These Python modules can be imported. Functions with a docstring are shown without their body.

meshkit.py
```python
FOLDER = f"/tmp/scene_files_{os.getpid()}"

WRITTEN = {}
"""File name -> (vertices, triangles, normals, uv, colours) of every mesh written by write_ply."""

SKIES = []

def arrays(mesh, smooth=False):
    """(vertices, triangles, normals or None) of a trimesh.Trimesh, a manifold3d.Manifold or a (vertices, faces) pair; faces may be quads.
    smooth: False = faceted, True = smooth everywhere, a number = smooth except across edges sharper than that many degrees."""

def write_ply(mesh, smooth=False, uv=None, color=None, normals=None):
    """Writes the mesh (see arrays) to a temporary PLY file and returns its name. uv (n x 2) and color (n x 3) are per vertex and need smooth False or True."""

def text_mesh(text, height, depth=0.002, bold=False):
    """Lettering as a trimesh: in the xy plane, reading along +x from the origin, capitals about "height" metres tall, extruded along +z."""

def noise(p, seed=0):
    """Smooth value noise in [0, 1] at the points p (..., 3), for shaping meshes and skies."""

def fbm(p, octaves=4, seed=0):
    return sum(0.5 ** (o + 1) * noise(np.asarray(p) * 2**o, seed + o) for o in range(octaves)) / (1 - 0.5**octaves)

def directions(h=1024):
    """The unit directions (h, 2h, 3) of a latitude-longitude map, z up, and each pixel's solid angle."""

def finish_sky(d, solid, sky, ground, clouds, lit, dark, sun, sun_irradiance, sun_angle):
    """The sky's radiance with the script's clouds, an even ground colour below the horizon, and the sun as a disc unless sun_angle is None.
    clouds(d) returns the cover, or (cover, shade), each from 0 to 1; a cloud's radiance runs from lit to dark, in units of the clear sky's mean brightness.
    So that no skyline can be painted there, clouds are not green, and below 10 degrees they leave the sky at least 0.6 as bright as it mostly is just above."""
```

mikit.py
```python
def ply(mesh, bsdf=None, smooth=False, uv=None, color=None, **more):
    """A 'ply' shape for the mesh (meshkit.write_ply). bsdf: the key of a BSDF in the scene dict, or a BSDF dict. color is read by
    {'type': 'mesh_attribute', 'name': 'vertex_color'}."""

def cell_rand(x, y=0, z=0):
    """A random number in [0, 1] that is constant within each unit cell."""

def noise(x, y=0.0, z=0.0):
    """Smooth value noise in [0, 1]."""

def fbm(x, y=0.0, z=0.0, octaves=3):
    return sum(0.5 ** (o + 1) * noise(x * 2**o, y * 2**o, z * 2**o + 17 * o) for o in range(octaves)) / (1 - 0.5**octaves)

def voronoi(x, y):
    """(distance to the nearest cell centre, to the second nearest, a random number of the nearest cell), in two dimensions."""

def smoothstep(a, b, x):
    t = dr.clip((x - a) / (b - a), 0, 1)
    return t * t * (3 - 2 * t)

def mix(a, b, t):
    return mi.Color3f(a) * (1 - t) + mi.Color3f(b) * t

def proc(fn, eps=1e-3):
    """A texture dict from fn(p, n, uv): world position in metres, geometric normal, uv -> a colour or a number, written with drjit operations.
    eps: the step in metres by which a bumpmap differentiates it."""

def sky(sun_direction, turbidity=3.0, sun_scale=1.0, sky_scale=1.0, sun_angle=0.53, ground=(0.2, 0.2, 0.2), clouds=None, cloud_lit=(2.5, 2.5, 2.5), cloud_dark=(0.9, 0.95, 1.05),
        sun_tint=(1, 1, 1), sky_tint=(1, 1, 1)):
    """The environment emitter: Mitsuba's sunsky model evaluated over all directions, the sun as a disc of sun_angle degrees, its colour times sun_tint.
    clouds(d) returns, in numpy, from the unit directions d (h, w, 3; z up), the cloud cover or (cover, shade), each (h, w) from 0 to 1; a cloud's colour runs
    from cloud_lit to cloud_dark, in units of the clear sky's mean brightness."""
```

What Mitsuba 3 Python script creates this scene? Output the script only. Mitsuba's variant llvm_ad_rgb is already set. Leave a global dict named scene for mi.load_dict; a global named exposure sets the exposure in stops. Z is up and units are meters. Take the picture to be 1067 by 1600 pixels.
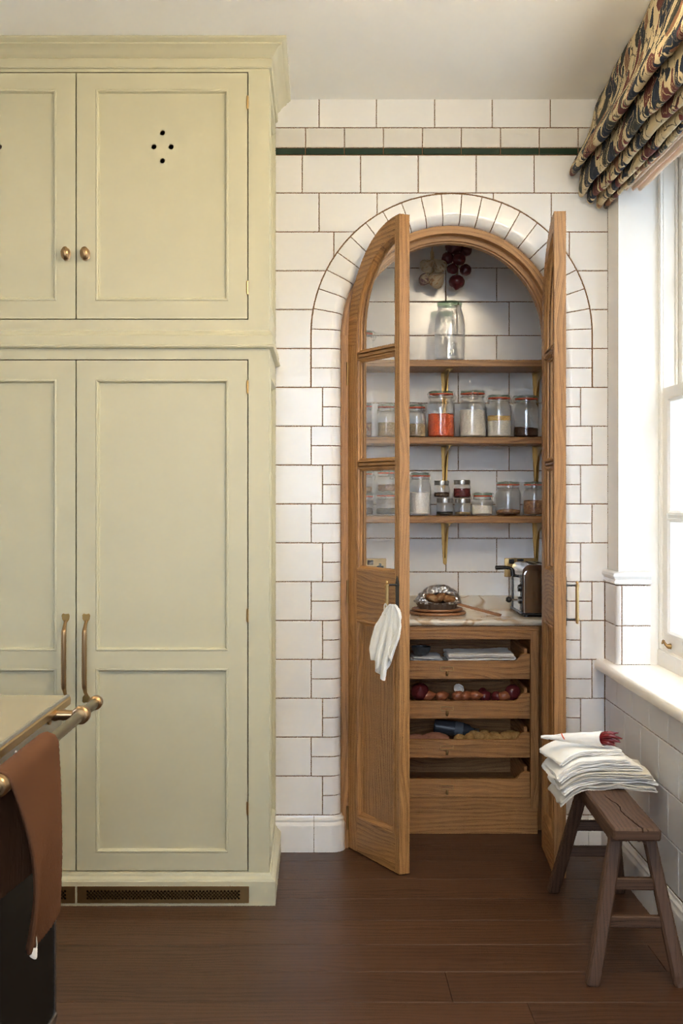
import math, random
import numpy as np, trimesh, mitsuba as mi, drjit as dr
import mikit, meshkit
from mikit import noise, fbm, voronoi, cell_rand, smoothstep, mix
from shapely.geometry import Polygon, box as sbox, Point
from shapely import affinity
import manifold3d as m3

random.seed(7)
rng = np.random.default_rng(7)
T = mi.ScalarTransform4f
scene, labels = {}, {}

# ------------------------------------------------------------------ camera, sky, exposure
CAM_Z = 1.386
scene['camera'] = {'type': 'perspective', 'fov_axis': 'x', 'fov': math.degrees(2 * math.atan(533.5 / 1959.6)),
                   'to_world': T().look_at(origin=[0, -4.85, CAM_Z], target=[0, 0, CAM_Z], up=[0, 0, 1]),
                   'principal_point_offset_x': 35.5 / 1067, 'principal_point_offset_y': 30.0 / 1600, 'near_clip': 0.05, 'far_clip': 200.0}


def overcast(d):
    n = meshkit.fbm(d * 2.5, 4, 3)
    return np.full(d.shape[:2], 0.94), np.clip(n * 0.9 - 0.1, 0, 1)


scene['sky'] = mikit.sky([0.55, -0.45, 0.7], turbidity=4.0, sun_scale=0.0, sky_scale=1.0, ground=(0.3, 0.3, 0.28), clouds=overcast,
                         cloud_lit=(1.86, 2.2, 2.72), cloud_dark=(1.12, 1.33, 1.64))
exposure = 5.5
LAMP = 1.1


# ------------------------------------------------------------------ helpers
def tag(key, label=None, cat=None, group=None, kind=None):
    d = labels.setdefault(key, {})
    for k, v in (('label', label), ('category', cat), ('group', group), ('kind', kind)):
        if v:
            d[k] = v
    return key


def free(key):
    if key not in scene and key not in labels:
        return key
    i = 1
    while f'{key}_{i:03d}' in scene or f'{key}_{i:03d}' in labels:
        i += 1
    return f'{key}_{i:03d}'


def child(parent, name):
    return free(f'{parent}__{name}')


def thing(name, label, cat, group=None):
    return tag(free(name), label, cat, group)


def struct(name, label):
    return tag(name, label, kind='structure')


def put(key, mesh, bsdf, smooth=False, M=None, **kw):
    if M is not None:
        mesh = mesh.copy()
        mesh.apply_transform(M)
    scene[key] = mikit.ply(mesh, bsdf, smooth, **kw)
    return key


_seed = [0]


def wood(key, mesh, bsdf, ax=2, M=None, coord=None, smooth=None):
    """A wooden piece: u runs along the grain, v across it, each piece with a grain of its own."""
    _seed[0] += 1
    s = _seed[0]
    if smooth:
        mesh = trimesh.graph.smooth_shade(mesh, angle=math.radians(smooth), facet_minarea=None)
        c = np.array(mesh.vertices) if coord is None else coord
        o = [i for i in range(3) if i != ax]
        uv = np.stack([5 + c[:, ax] + 10 * (s % 97), c[:, o[0]] * 0.8 + c[:, o[1]] * 0.6 + 0.731 * s % 5], 1)
        if M is not None:
            mesh = mesh.copy(); mesh.apply_transform(M)
        scene[key] = mikit.ply(mesh, bsdf, True, uv=uv)
        return key
    c = np.array(mesh.vertices) if coord is None else np.asarray(coord)
    f = np.array(mesh.faces)
    along = None
    if ax == 'edge':                                           # a moulding round a frame: the grain follows each side of it
        ext = c[f].max(1) - c[f].min(1)
        along, ax = ext[:, 0] > ext[:, 2], 2
    cm = c[f]
    n = np.cross(cm[:, 1] - cm[:, 0], cm[:, 2] - cm[:, 0])
    n = np.abs(n / (np.linalg.norm(n, axis=1, keepdims=True) + 1e-20))
    o = [i for i in range(3) if i != ax]
    u, v = cm[:, :, ax].copy(), np.where((n[:, o[0]] > n[:, o[1]])[:, None], cm[:, :, o[1]], cm[:, :, o[0]])
    end = n[:, ax] > 0.8
    u[end] = cm[end][:, :, o[0]] * 0.5
    v[end] = cm[end][:, :, o[1]]
    uv = np.stack([5 + u + 10 * (s % 97), v + (0.731 * s) % 5], -1).reshape(-1, 2)
    V = np.array(mesh.vertices)
    if M is not None:
        V = V @ M[:3, :3].T + M[:3, 3]
        if np.linalg.det(M[:3, :3]) < 0:
            f = f[:, ::-1]
            uv = uv.reshape(-1, 3, 2)[:, ::-1].reshape(-1, 2)
    if along is not None:
        g = c[np.array(mesh.faces)]
        uv2 = np.stack([5 + g[:, :, 0] + 10 * (s % 97), g[:, :, 2] * .8 + g[:, :, 1] * .6 + 3.1], -1)
        if M is not None and np.linalg.det(M[:3, :3]) < 0:
            uv2 = uv2[:, ::-1]
        uv = np.where(along[:, None, None], uv2, uv.reshape(-1, 3, 2)).reshape(-1, 2)
    tri = V[f].reshape(-1, 3)
    scene[key] = mikit.ply((tri, np.arange(len(tri)).reshape(-1, 3)), bsdf, False, uv=uv)
    return key


def cat(*ms):
    return trimesh.util.concatenate([m for m in ms])


def rbox(x0, x1, y0, y1, z0, z1, b=0.002):
    """A box with chamfered edges."""
    b = min(b, (x1 - x0) / 3, (y1 - y0) / 3, (z1 - z0) / 3)
    pts = []
    for ix in (0, 1):
        for iy in (0, 1):
            for iz in (0, 1):
                p = np.array([(x0, x1)[ix], (y0, y1)[iy], (z0, z1)[iz]], float)
                s = np.array([1 - 2 * ix, 1 - 2 * iy, 1 - 2 * iz]) * b
                for k in range(3):
                    q = p + s
                    q[k] = p[k]
                    pts.append(q)
    return trimesh.convex.convex_hull(np.array(pts))


def box(x0, x1, y0, y1, z0, z1):
    m = trimesh.creation.box(extents=[x1 - x0, y1 - y0, z1 - z0])
    m.apply_translation([(x0 + x1) / 2, (y0 + y1) / 2, (z0 + z1) / 2])
    return m


def prism(poly, d0, d1, plane='xz'):
    """A polygon extruded from depth d0 to d1 along the axis that is not in the plane."""
    parts = []
    for g in getattr(poly, 'geoms', [poly]):
        if g.area < 1e-9:
            continue
        m = trimesh.creation.extrude_polygon(g, d1 - d0, engine='earcut')
        v = np.array(m.vertices)
        v[:, 2] += d0
        if plane == 'xz':
            m = trimesh.Trimesh(v[:, [0, 2, 1]], m.faces[:, ::-1], process=False)
        elif plane == 'yz':
            m = trimesh.Trimesh(v[:, [2, 0, 1]], m.faces, process=False)
        else:
            m = trimesh.Trimesh(v, m.faces, process=False)
        parts.append(m)
    return cat(*parts)


def inset(c, d):
    """The closed counter-clockwise polygon c moved inwards by d, vertex by vertex."""
    c = np.asarray(c, float)
    a, b = c - np.roll(c, 1, 0), np.roll(c, -1, 0) - c
    na = np.stack([-a[:, 1], a[:, 0]], 1) / (np.linalg.norm(a, axis=1, keepdims=True) + 1e-12)
    nb = np.stack([-b[:, 1], b[:, 0]], 1) / (np.linalg.norm(b, axis=1, keepdims=True) + 1e-12)
    k = 1 + (na * nb).sum(1, keepdims=True)
    return c + (na + nb) * d / np.maximum(k, 0.35)


def ccw(poly):
    c = np.array(poly.exterior.coords)[:-1]
    keep = np.linalg.norm(c - np.roll(c, 1, 0), axis=1) > 1e-5
    c = c[keep]
    return c if Polygon(c).exterior.is_ccw else c[::-1]


def loft(rings, close=True):
    """Quads between successive rings of equal size."""
    n = len(rings[0])
    V = np.vstack(rings)
    F = []
    for r in range(len(rings) - 1):
        for i in range(n if close else n - 1):
            j = (i + 1) % n
            F += [[r * n + i, r * n + j, (r + 1) * n + j], [r * n + i, (r + 1) * n + j, (r + 1) * n + i]]
    return trimesh.Trimesh(V, np.array(F), process=False)


def tile_flat(poly, ch=0.0026, depth=0.006, tilt=0.0016):
    """A tile in the xz plane with its face at y=0 (towards -y), chamfered edges and sides going back to y=depth."""
    c = ccw(poly)
    i = inset(c, ch)
    cx, cz = c.mean(0)
    tx, tz = rng.normal(0, tilt, 2)
    h = lambda q, y: np.column_stack([q[:, 0], y + np.clip((q[:, 0] - cx) * tx + (q[:, 1] - cz) * tz, -.0007, .0007), q[:, 1]])
    rings = [np.column_stack([c[:, 0], np.full(len(c), depth), c[:, 1]]), h(c, ch * .5), h(i, 0.0)]
    m = loft(rings)
    try:
        tv, tf = trimesh.creation.triangulate_polygon(Polygon(i), engine='earcut')
        cap = trimesh.Trimesh(h(np.asarray(tv), 0.0), tf, process=False)
    except Exception:
        return None
    if cap.face_normals[:, 1].mean() > 0:
        cap.invert()
    if m.face_normals[:len(c) * 4][:, 1].mean() > 0:
        m.invert()
    return cat(m, cap)


def lathe(prof, n=32, closed=False):
    """Profile (r, z) turned about z."""
    a = np.arange(n) * 2 * math.pi / n
    rings = [np.column_stack([r * np.cos(a), r * np.sin(a), np.full(n, z)]) for r, z in prof]
    m = loft(rings)
    return m


def tube(pts, r, n=10, cap=True):
    p = np.asarray(pts, float)
    r = np.broadcast_to(r, (len(p),)).astype(float)
    t = np.gradient(p, axis=0)
    t /= np.linalg.norm(t, axis=1, keepdims=True) + 1e-12
    up = np.array([0.0, 0, 1]) if abs(t[0][2]) < 0.9 else np.array([1.0, 0, 0])
    rings = []
    a = np.arange(n) * 2 * math.pi / n
    x = np.cross(t[0], up)
    for i in range(len(p)):
        x = x - t[i] * (x @ t[i])
        x /= np.linalg.norm(x) + 1e-12
        y = np.cross(t[i], x)
        rings.append(p[i] + r[i] * (np.cos(a)[:, None] * x + np.sin(a)[:, None] * y))
    if cap:
        rings = [np.repeat(p[:1], n, 0)] + rings + [np.repeat(p[-1:], n, 0)]
    m = loft(rings)
    m.merge_vertices()
    m.update_faces(m.nondegenerate_faces())
    trimesh.repair.fix_normals(m)
    return m


def spline(pts, n):
    p = np.asarray(pts, float)
    q = np.vstack([2 * p[0] - p[1], p, 2 * p[-1] - p[-2]])
    out = []
    for t in np.linspace(0, len(p) - 1, n):
        i = min(int(t), len(p) - 2)
        f = t - i
        a, b, c, d = q[i], q[i + 1], q[i + 2], q[i + 3]
        out.append(0.5 * (2 * b + (c - a) * f + (2 * a - 5 * b + 4 * c - d) * f * f + (3 * b - a - 3 * c + d) * f ** 3))
    return np.array(out)


def sheet(P, th):
    """A cloth: grid of points (n, m, 3) given a thickness."""
    n, m = P.shape[:2]
    du, dv = np.gradient(P, axis=0), np.gradient(P, axis=1)
    N = np.cross(du, dv)
    N /= np.linalg.norm(N, axis=2, keepdims=True) + 1e-12
    A, B = (P + N * th / 2).reshape(-1, 3), (P - N * th / 2).reshape(-1, 3)
    i, j = np.meshgrid(np.arange(n - 1), np.arange(m - 1), indexing='ij')
    q = np.stack([i * m + j, (i + 1) * m + j, (i + 1) * m + j + 1, i * m + j + 1], -1).reshape(-1, 4)
    o = n * m
    rim = np.concatenate([np.arange(m), np.arange(1, n) * m + m - 1, (n - 1) * m + np.arange(m - 2, -1, -1), np.arange(n - 2, 0, -1) * m])
    r2 = np.roll(rim, -1)
    side = np.stack([rim, r2, r2 + o, rim + o], 1)
    F = np.vstack([q, q[:, ::-1] + o, side])
    F = np.vstack([F[:, [0, 1, 2]], F[:, [0, 2, 3]]])
    return trimesh.Trimesh(np.vstack([A, B]), F, process=False)


def lsweep(prof, path, closed_prof=False):
    """A moulding: profile (outward, z) swept with mitres along the horizontal path; outward is to the right of travel."""
    p = np.asarray(path, float)
    d = np.diff(p, axis=0)
    d /= np.linalg.norm(d, axis=1, keepdims=True)
    nr = np.stack([d[:, 1], -d[:, 0]], 1)
    rings = []
    for i in range(len(p)):
        a, b = nr[max(i - 1, 0)], nr[min(i, len(nr) - 1)]
        m = (a + b) / max(1 + a @ b, 0.2)
        rings.append(np.array([[p[i][0] + m[0] * o, p[i][1] + m[1] * o, z] for o, z in prof]))
    n = len(prof)
    m = loft(rings, close=closed_prof)
    caps = []
    for ring, flip in ((rings[0], False), (rings[-1], True)):
        try:
            tv, tf = trimesh.creation.triangulate_polygon(Polygon(prof), engine='earcut')
            # map 2d vertices back to the ring
            idx = [int(np.argmin(np.linalg.norm(np.asarray(prof) - q, axis=1))) for q in tv]
            caps.append(trimesh.Trimesh(ring[idx], tf[:, ::-1] if flip else tf, process=False))
        except Exception:
            pass
    return cat(m, *caps)


def ring_mould(c, plan, y_of=lambda y: y):
    """A moulding round the inside of the closed polygon c (xz): plan = [(inset, depth), ...]."""
    c = np.asarray(c, float)
    rings = [np.column_stack([q[:, 0], np.full(len(q), y), q[:, 1]]) for q, y in ((inset(c, i) if i else c, y) for i, y in plan)]
    m = loft(rings)
    if m.face_normals[:, 1].mean() > 0:
        m.invert()
    return m


def frame_M(origin, x, y, z=(0, 0, 1)):
    M = np.eye(4)
    M[:3, 0], M[:3, 1], M[:3, 2], M[:3, 3] = x, y, z, origin
    return M


def trans(x, y, z, rz=0.0, s=1.0):
    M = trimesh.transformations.rotation_matrix(rz, [0, 0, 1])
    M[:3, :3] *= s
    M[:3, 3] = [x, y, z]
    return M


def blob(r, seed, sub=3, amp=0.05, freq=2.0, sq=(1, 1, 1)):
    m = trimesh.creation.icosphere(subdivisions=sub)
    v = np.array(m.vertices)
    n = meshkit.fbm(v * freq + seed * 3.7, 3, seed) - 0.5
    v = v * (1 + amp * 2 * n[:, None]) * np.asarray(sq) * r
    return trimesh.Trimesh(v, m.faces, process=False)


def rect(x0, x1, z0, z1):
    return np.array([[x0, z0], [x1, z0], [x1, z1], [x0, z1]], float)


# ------------------------------------------------------------------ materials
def principled(color, rough=0.5, metal=0.0, spec=0.5, **kw):
    return {'type': 'twosided', 'bsdf': {'type': 'principled', 'base_color': {'type': 'rgb', 'value': list(color)} if not isinstance(color, dict) else color,
            'roughness': rough, 'metallic': metal, 'specular': spec, **kw}}


def oak_fn(light, dark, freq=42.0, warp=7.0, contrast=1.0):
    def fn(p, n, uv):
        b = dr.floor(uv.x / 10)
        u, v = uv.x - 10 * b, uv.y
        w = fbm(u * 2.0 + b * 7.13, v * 8 + b * 3.3, 0.0, 3)
        r = v * freq + w * warp + 0.5 * noise(u * 9, v * 50, b)
        s = r - dr.floor(r)
        late = smoothstep(0.25, 0.85, s) * (1 - smoothstep(0.88, 1.0, s))
        r2 = r * 3.1 + 0.8 * noise(u * 4, v * 30, b + 3)
        s2 = r2 - dr.floor(r2)
        late = (0.62 * late + 0.48 * smoothstep(0.2, 0.8, s2) * (1 - smoothstep(0.85, 1.0, s2))) * (0.55 + 0.75 * noise(u * 3 + 5, v * 14, b + 9))
        pores = smoothstep(0.55, 0.95, noise(u * 22, v * 900, b))
        tone = 0.75 * cell_rand(b, 3.0, 1.0) * 0.45 + 0.25 * fbm(u * 0.8, v * 9, b, 2)
        t = dr.clip(late * 0.55 * contrast + pores * 0.30 * contrast + tone * 0.55, 0, 1)
        return mix(light, dark, t)
    return fn


scene['oak'] = principled(mikit.proc(oak_fn((0.46, 0.232, 0.082), (0.14, 0.055, 0.015), 52.0, 4.6, 1.0)), 0.42, spec=0.4)
scene['floor_oak'] = principled(mikit.proc(oak_fn((0.080, 0.037, 0.019), (0.030, 0.013, 0.007), 38.0, 2.6, 0.75)), 0.40, spec=0.22)
scene['elm'] = principled(mikit.proc(oak_fn((0.105, 0.055, 0.032), (0.026, 0.013, 0.008), 75.0, 4.0, 0.9)), 0.55, spec=0.3)
scene['beech'] = principled(mikit.proc(oak_fn((0.42, 0.20, 0.09), (0.20, 0.085, 0.035), 60.0, 4.0)), 0.45)


def marble_fn(p, n, uv):
    w = fbm(p.x * 4, p.y * 4, p.z * 4, 4)
    v = dr.abs(fbm(p.x * 3 + w * 3, p.y * 3 + 5, p.z * 5 + w * 2, 4) - 0.5)
    vein = 1 - smoothstep(0.0, 0.045, v)
    cloud = smoothstep(0.5, 0.75, fbm(p.x * 6 + 9, p.y * 6, p.z * 6, 3))
    c = mix((0.66, 0.60, 0.50), (0.50, 0.36, 0.20), cloud * 0.7)
    return mix(c, (0.36, 0.21, 0.085), vein * 0.75)


scene['marble'] = principled(mikit.proc(marble_fn), 0.12, spec=0.5)


def blind_fn(p, n, uv):
    u, v = uv.x, uv.y
    wu = u + 0.13 * (fbm(u * 13, v * 9, 3.0, 3) - 0.5)
    wv = v + 0.15 * (fbm(u * 13 + 7, v * 10, 1.0, 3) - 0.5)
    d1, d2, r = voronoi(wu * 9.5, wv * 8.5)
    e1, e2, q = voronoi(wu * 27.0 + 3.3, wv * 15.0 + 8.1)
    base = mix((0.58, 0.47, 0.29), (0.50, 0.40, 0.24), noise(u * 30, v * 30, 0.0))
    col = dr.select(r < 0.40, mi.Color3f(0.016, 0.022, 0.036), dr.select(r < 0.62, mi.Color3f(0.11, 0.032, 0.028), dr.select(r < 0.85, mi.Color3f(0.035, 0.036, 0.030), mi.Color3f(0.22, 0.11, 0.06))))
    inside = smoothstep(0.45, 0.41, d1)
    ring = smoothstep(0.030, 0.018, dr.abs(d1 - 0.24)) * cell_rand(r * 977, 1.0, 2.0)
    c = mix(base, col, inside)
    c = mix(c, (0.40, 0.31, 0.18), ring)
    small = smoothstep(0.36, 0.31, e1) * dr.select(q > 0.52, mi.Float(1), mi.Float(0)) * (1 - inside)
    c2 = dr.select(q > 0.78, mi.Color3f(0.15, 0.035, 0.030), mi.Color3f(0.020, 0.026, 0.036))
    c = mix(c, c2, small)
    stem = smoothstep(0.050, 0.025, dr.abs(d2 - d1)) * (1 - inside)
    return mix(c, (0.030, 0.026, 0.024), stem * 0.85)


scene['blind_fabric'] = principled(mikit.proc(blind_fn), 0.85, spec=0.2, sheen=0.3)

scene['paint_green'] = principled((0.54, 0.505, 0.350), 0.38, spec=0.4)
scene['wall_paint'] = principled((0.80, 0.785, 0.74), 0.6, spec=0.2)
scene['ceiling_paint'] = principled((0.84, 0.825, 0.775), 0.75, spec=0.1)
scene['window_paint'] = principled((0.77, 0.745, 0.685), 0.35, spec=0.4)
scene['room_render'] = principled((0.53, 0.525, 0.51), 0.9, spec=0.0)
scene['room_paint'] = principled((0.45, 0.44, 0.41), 0.7, spec=0.1)
for i, c in enumerate([(0.81, 0.80, 0.778), (0.797, 0.79, 0.77), (0.815, 0.80, 0.773)]):
    scene[f'tile_glaze_{i}'] = {'type': 'twosided', 'bsdf': {'type': 'roughplastic', 'distribution': 'ggx', 'alpha': 0.035, 'int_ior': 1.5, 'nonlinear': False,
                                'diffuse_reflectance': {'type': 'rgb', 'value': list(c)}}}


def relief_fn(p, n, uv):
    a = noise(p.x * 130 + 4 * noise(p.x * 40, p.z * 60), p.z * 90, 3.0)
    b = fbm(p.x * 60, p.z * 110, 7.0, 2)
    return smoothstep(0.40, 0.60, a * 0.6 + b * 0.4) * 0.0045


scene['tile_relief'] = {'type': 'bumpmap', 'arbitrary': mikit.proc(relief_fn, 0.0006), 'scale': 0.75, 'bsdf': {'type': 'roughplastic', 'distribution': 'ggx', 'alpha': 0.06, 'diffuse_reflectance': {'type': 'rgb', 'value': [0.79, 0.76, 0.70]}}}
scene['tile_green'] = {'type': 'roughplastic', 'distribution': 'ggx', 'alpha': 0.03, 'diffuse_reflectance': {'type': 'rgb', 'value': [0.012, 0.034, 0.018]}}
scene['grout'] = principled((0.20, 0.115, 0.060), 0.9, spec=0.1)
scene['brass'] = principled((0.55, 0.37, 0.16), 0.28, 1.0)
scene['old_brass'] = principled((0.40, 0.25, 0.085), 0.34, 1.0)
scene['brass_dark'] = principled((0.30, 0.185, 0.075), 0.38, 1.0)
scene['bronze'] = principled((0.42, 0.27, 0.14), 0.30, 1.0)
scene['chrome'] = principled((0.78, 0.78, 0.76), 0.09, 1.0)
scene['steel'] = principled((0.46, 0.45, 0.42), 0.28, 1.0)
scene['foil'] = principled((0.80, 0.80, 0.80), 0.22, 1.0)
scene['black_metal'] = principled((0.018, 0.018, 0.017), 0.42)
scene['black_plastic'] = principled((0.012, 0.012, 0.012), 0.3)
scene['enamel'] = principled((0.0090, 0.0080, 0.0068), 0.5, spec=0.08)
scene['rail_bronze'] = principled((0.21, 0.165, 0.085), 0.27, 1.0)
scene['subfloor'] = principled((0.09, 0.055, 0.035), 0.9, spec=0.0)
scene['cupboard_inside'] = principled((0.30, 0.20, 0.11), 0.8, spec=0.1)
scene['linen'] = principled((0.77, 0.755, 0.715), 0.9, spec=0.1, sheen=0.3)
scene['linen_grey'] = principled((0.57, 0.54, 0.475), 0.9, spec=0.1, sheen=0.3)
scene['cloth_blue'] = principled((0.46, 0.49, 0.52), 0.9, spec=0.1)
scene['knit'] = principled((0.128, 0.056, 0.027), 0.95, spec=0.1, sheen=0.2)
scene['sill_stone'] = principled((0.80, 0.765, 0.69), 0.22, spec=0.5)
scene['red_rubber'] = principled((0.62, 0.105, 0.045), 0.5)
scene['chilli'] = principled((0.135, 0.005, 0.007), 0.2)
scene['grey_slate'] = principled((0.040, 0.048, 0.058), 0.35)
scene['label_grey'] = principled((0.10, 0.12, 0.14), 0.6)
scene['clay'] = principled((0.30, 0.19, 0.115), 0.5)
scene['tin'] = principled((0.20, 0.16, 0.13), 0.45, 0.6)
scene['worktop_stone'] = principled((0.25, 0.215, 0.14), 0.35, spec=0.25)
scene['lining'] = {'type': 'principledthin', 'base_color': {'type': 'mesh_attribute', 'name': 'vertex_color'}, 'roughness': 0.9, 'diff_trans': 1.35}
for k, r, s in (('vc_matte', 0.8, 0.2), ('vc_gloss', 0.28, 0.5)):
    scene[k] = principled({'type': 'mesh_attribute', 'name': 'vertex_color'}, r, spec=s)
scene['pane'] = {'type': 'thindielectric', 'int_ior': 1.5}
scene['jar_glass'] = {'type': 'dielectric', 'int_ior': 1.5}
scene['lid_glass'] = {'type': 'thindielectric', 'int_ior': 1.5, 'specular_transmittance': {'type': 'rgb', 'value': [0.50, 0.62, 0.53]}}

# ------------------------------------------------------------------ the shell
XW, XP, ZC = 1.106, 1.119, 2.908           # tiled and plastered face of the right wall, ceiling
AX, AZ, RO, RI, RB = 0.5136, 2.000, 0.543, 0.428, 0.042   # arch: centre, ring outer and opening radius, bullnose

struct('ceiling', 'cream painted flat ceiling above the tiled wall')
put('ceiling', box(-3.0, 1.6, -6.0, 0.16, ZC, ZC + 0.1), 'ceiling_paint')

fl = struct('floor', 'dark brown oak plank floor running across the room')
put('floor', box(-3.0, 1.6, -6.0, 0.85, -0.1, -0.016), 'subfloor')
yk, row = 0.85, 0
edges = [0.75] + [(-0.566 - 0.218 * k) for k in range(-6, 24)]
edges = sorted([e for e in edges if e <= 0.76], reverse=True)
for a, b in zip(edges[:-1], edges[1:]):
    r = np.random.default_rng(int(1000 - a * 100))
    cuts = [-3.0]
    x = -3.0 + r.uniform(0.3, 1.6)
    while x < 1.15:
        cuts.append(x)
        x += r.uniform(1.3, 2.2)
    if abs(a + 1.224) < 0.02:
        cuts = [-3.0, -1.35, 0.365, 1.3]
    elif abs(a + 1.438) < 0.03:
        cuts = [-3.0, -0.95, 0.566, 1.3]
    else:
        cuts = [c for c in cuts if not (-0.1 < c < 0.9 and a > -1.7)] + [1.3]
    if a > 0.3:
        cuts = [-0.05, 1.1]
    for c0, c1 in zip(cuts[:-1], cuts[1:]):
        wood(child(fl, 'plank'), rbox(c0 + .0006, c1 - .0006, b + .0007, a - .0007, -0.018, 0.0, 0.0014), 'floor_oak', 0)

# back wall with the arched opening
wb = struct('wall_back', 'wall of cream glazed tiles with brown grout around the arched pantry opening')


def arch_poly(R, z0=-0.02, n=48):
    a = np.linspace(0, math.pi, n)
    return Polygon([(AX - R, z0)] + [(AX + R, z0)] + [(AX + R * math.cos(t), AZ + R * math.sin(t)) for t in a])


put('wall_back', cat(prism(sbox(-1.95, 0.0, 1.6, ZC).difference(arch_poly(RO - .035)), 0.0035, 0.06), prism(sbox(-1.95, 0.0, 1.6, ZC).difference(arch_poly(RI + 0.006)), 0.06, 0.15)), 'grout')
G = 0.0018                                                   # half a joint
zj = [ZC + .004, 2.798, 2.7205, 2.6925] + [2.5456 - 0.15036 * k for k in range(17)]
ring_out = arch_poly(RO + 2 * G)
px = lambda p: (p - 498) * 0.002475
left_edge, right_top, right_low = -0.17, XP, XW


def back_tile(poly, bsdf=None):
    for g in getattr(poly, 'geoms', [poly]):
        if g.area < 6e-5 or g.geom_type != 'Polygon':
            continue
        m = tile_flat(g)
        if m is not None:
            put(child(wb, 'tile'), m, bsdf or f'tile_glaze_{random.randrange(3)}')


def row_tiles(z0, z1, joints, xr, cut=True, bsdf=None):
    xs = [left_edge] + [px(j) for j in joints] + [xr]
    for a, b in zip(xs[:-1], xs[1:]):
        p = sbox(a + G, z0 + G, b - G, z1 - G)
        if cut:
            p = p.difference(ring_out)
        if not p.is_empty:
            back_tile(p, bsdf)


row_tiles(zj[1], zj[0], [498.4, 588, 679, 769, 859.8], right_top)
row_tiles(zj[2], zj[1], [477.2, 538, 599, 660, 720.6, 782, 842.6, 903.3], right_top, bsdf='tile_relief')
row_tiles(zj[3], zj[2], [477.2, 538, 599, 660, 720.6, 782, 842.6, 903.3], right_top, bsdf='tile_green')
row_tiles(zj[4], zj[3], [472, 563.2, 653.3, 744, 834.5, 925], right_top)
row_tiles(zj[5], zj[4], [498.4, 589, 680, 770.7, 861.3], right_top)
row_tiles(zj[6], zj[5], [521.5, 889.5], right_top)
for k in (6, 7, 8):
    row_tiles(zj[k + 1], zj[k], [705.5], right_top)
WID, NAR = RO, RI + 0.071
for k in range(9, 20):
    z1, z0 = zj[k], zj[k + 1]
    half = (NAR if k % 2 else WID)
    xr = right_top if z0 > 1.0 else right_low
    for a, b in ((left_edge, AX - half), (AX + half, xr)):
        if b - a > 0.012:
            back_tile(sbox(a + G, z0 + G, b - G, z1 - G))


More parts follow.
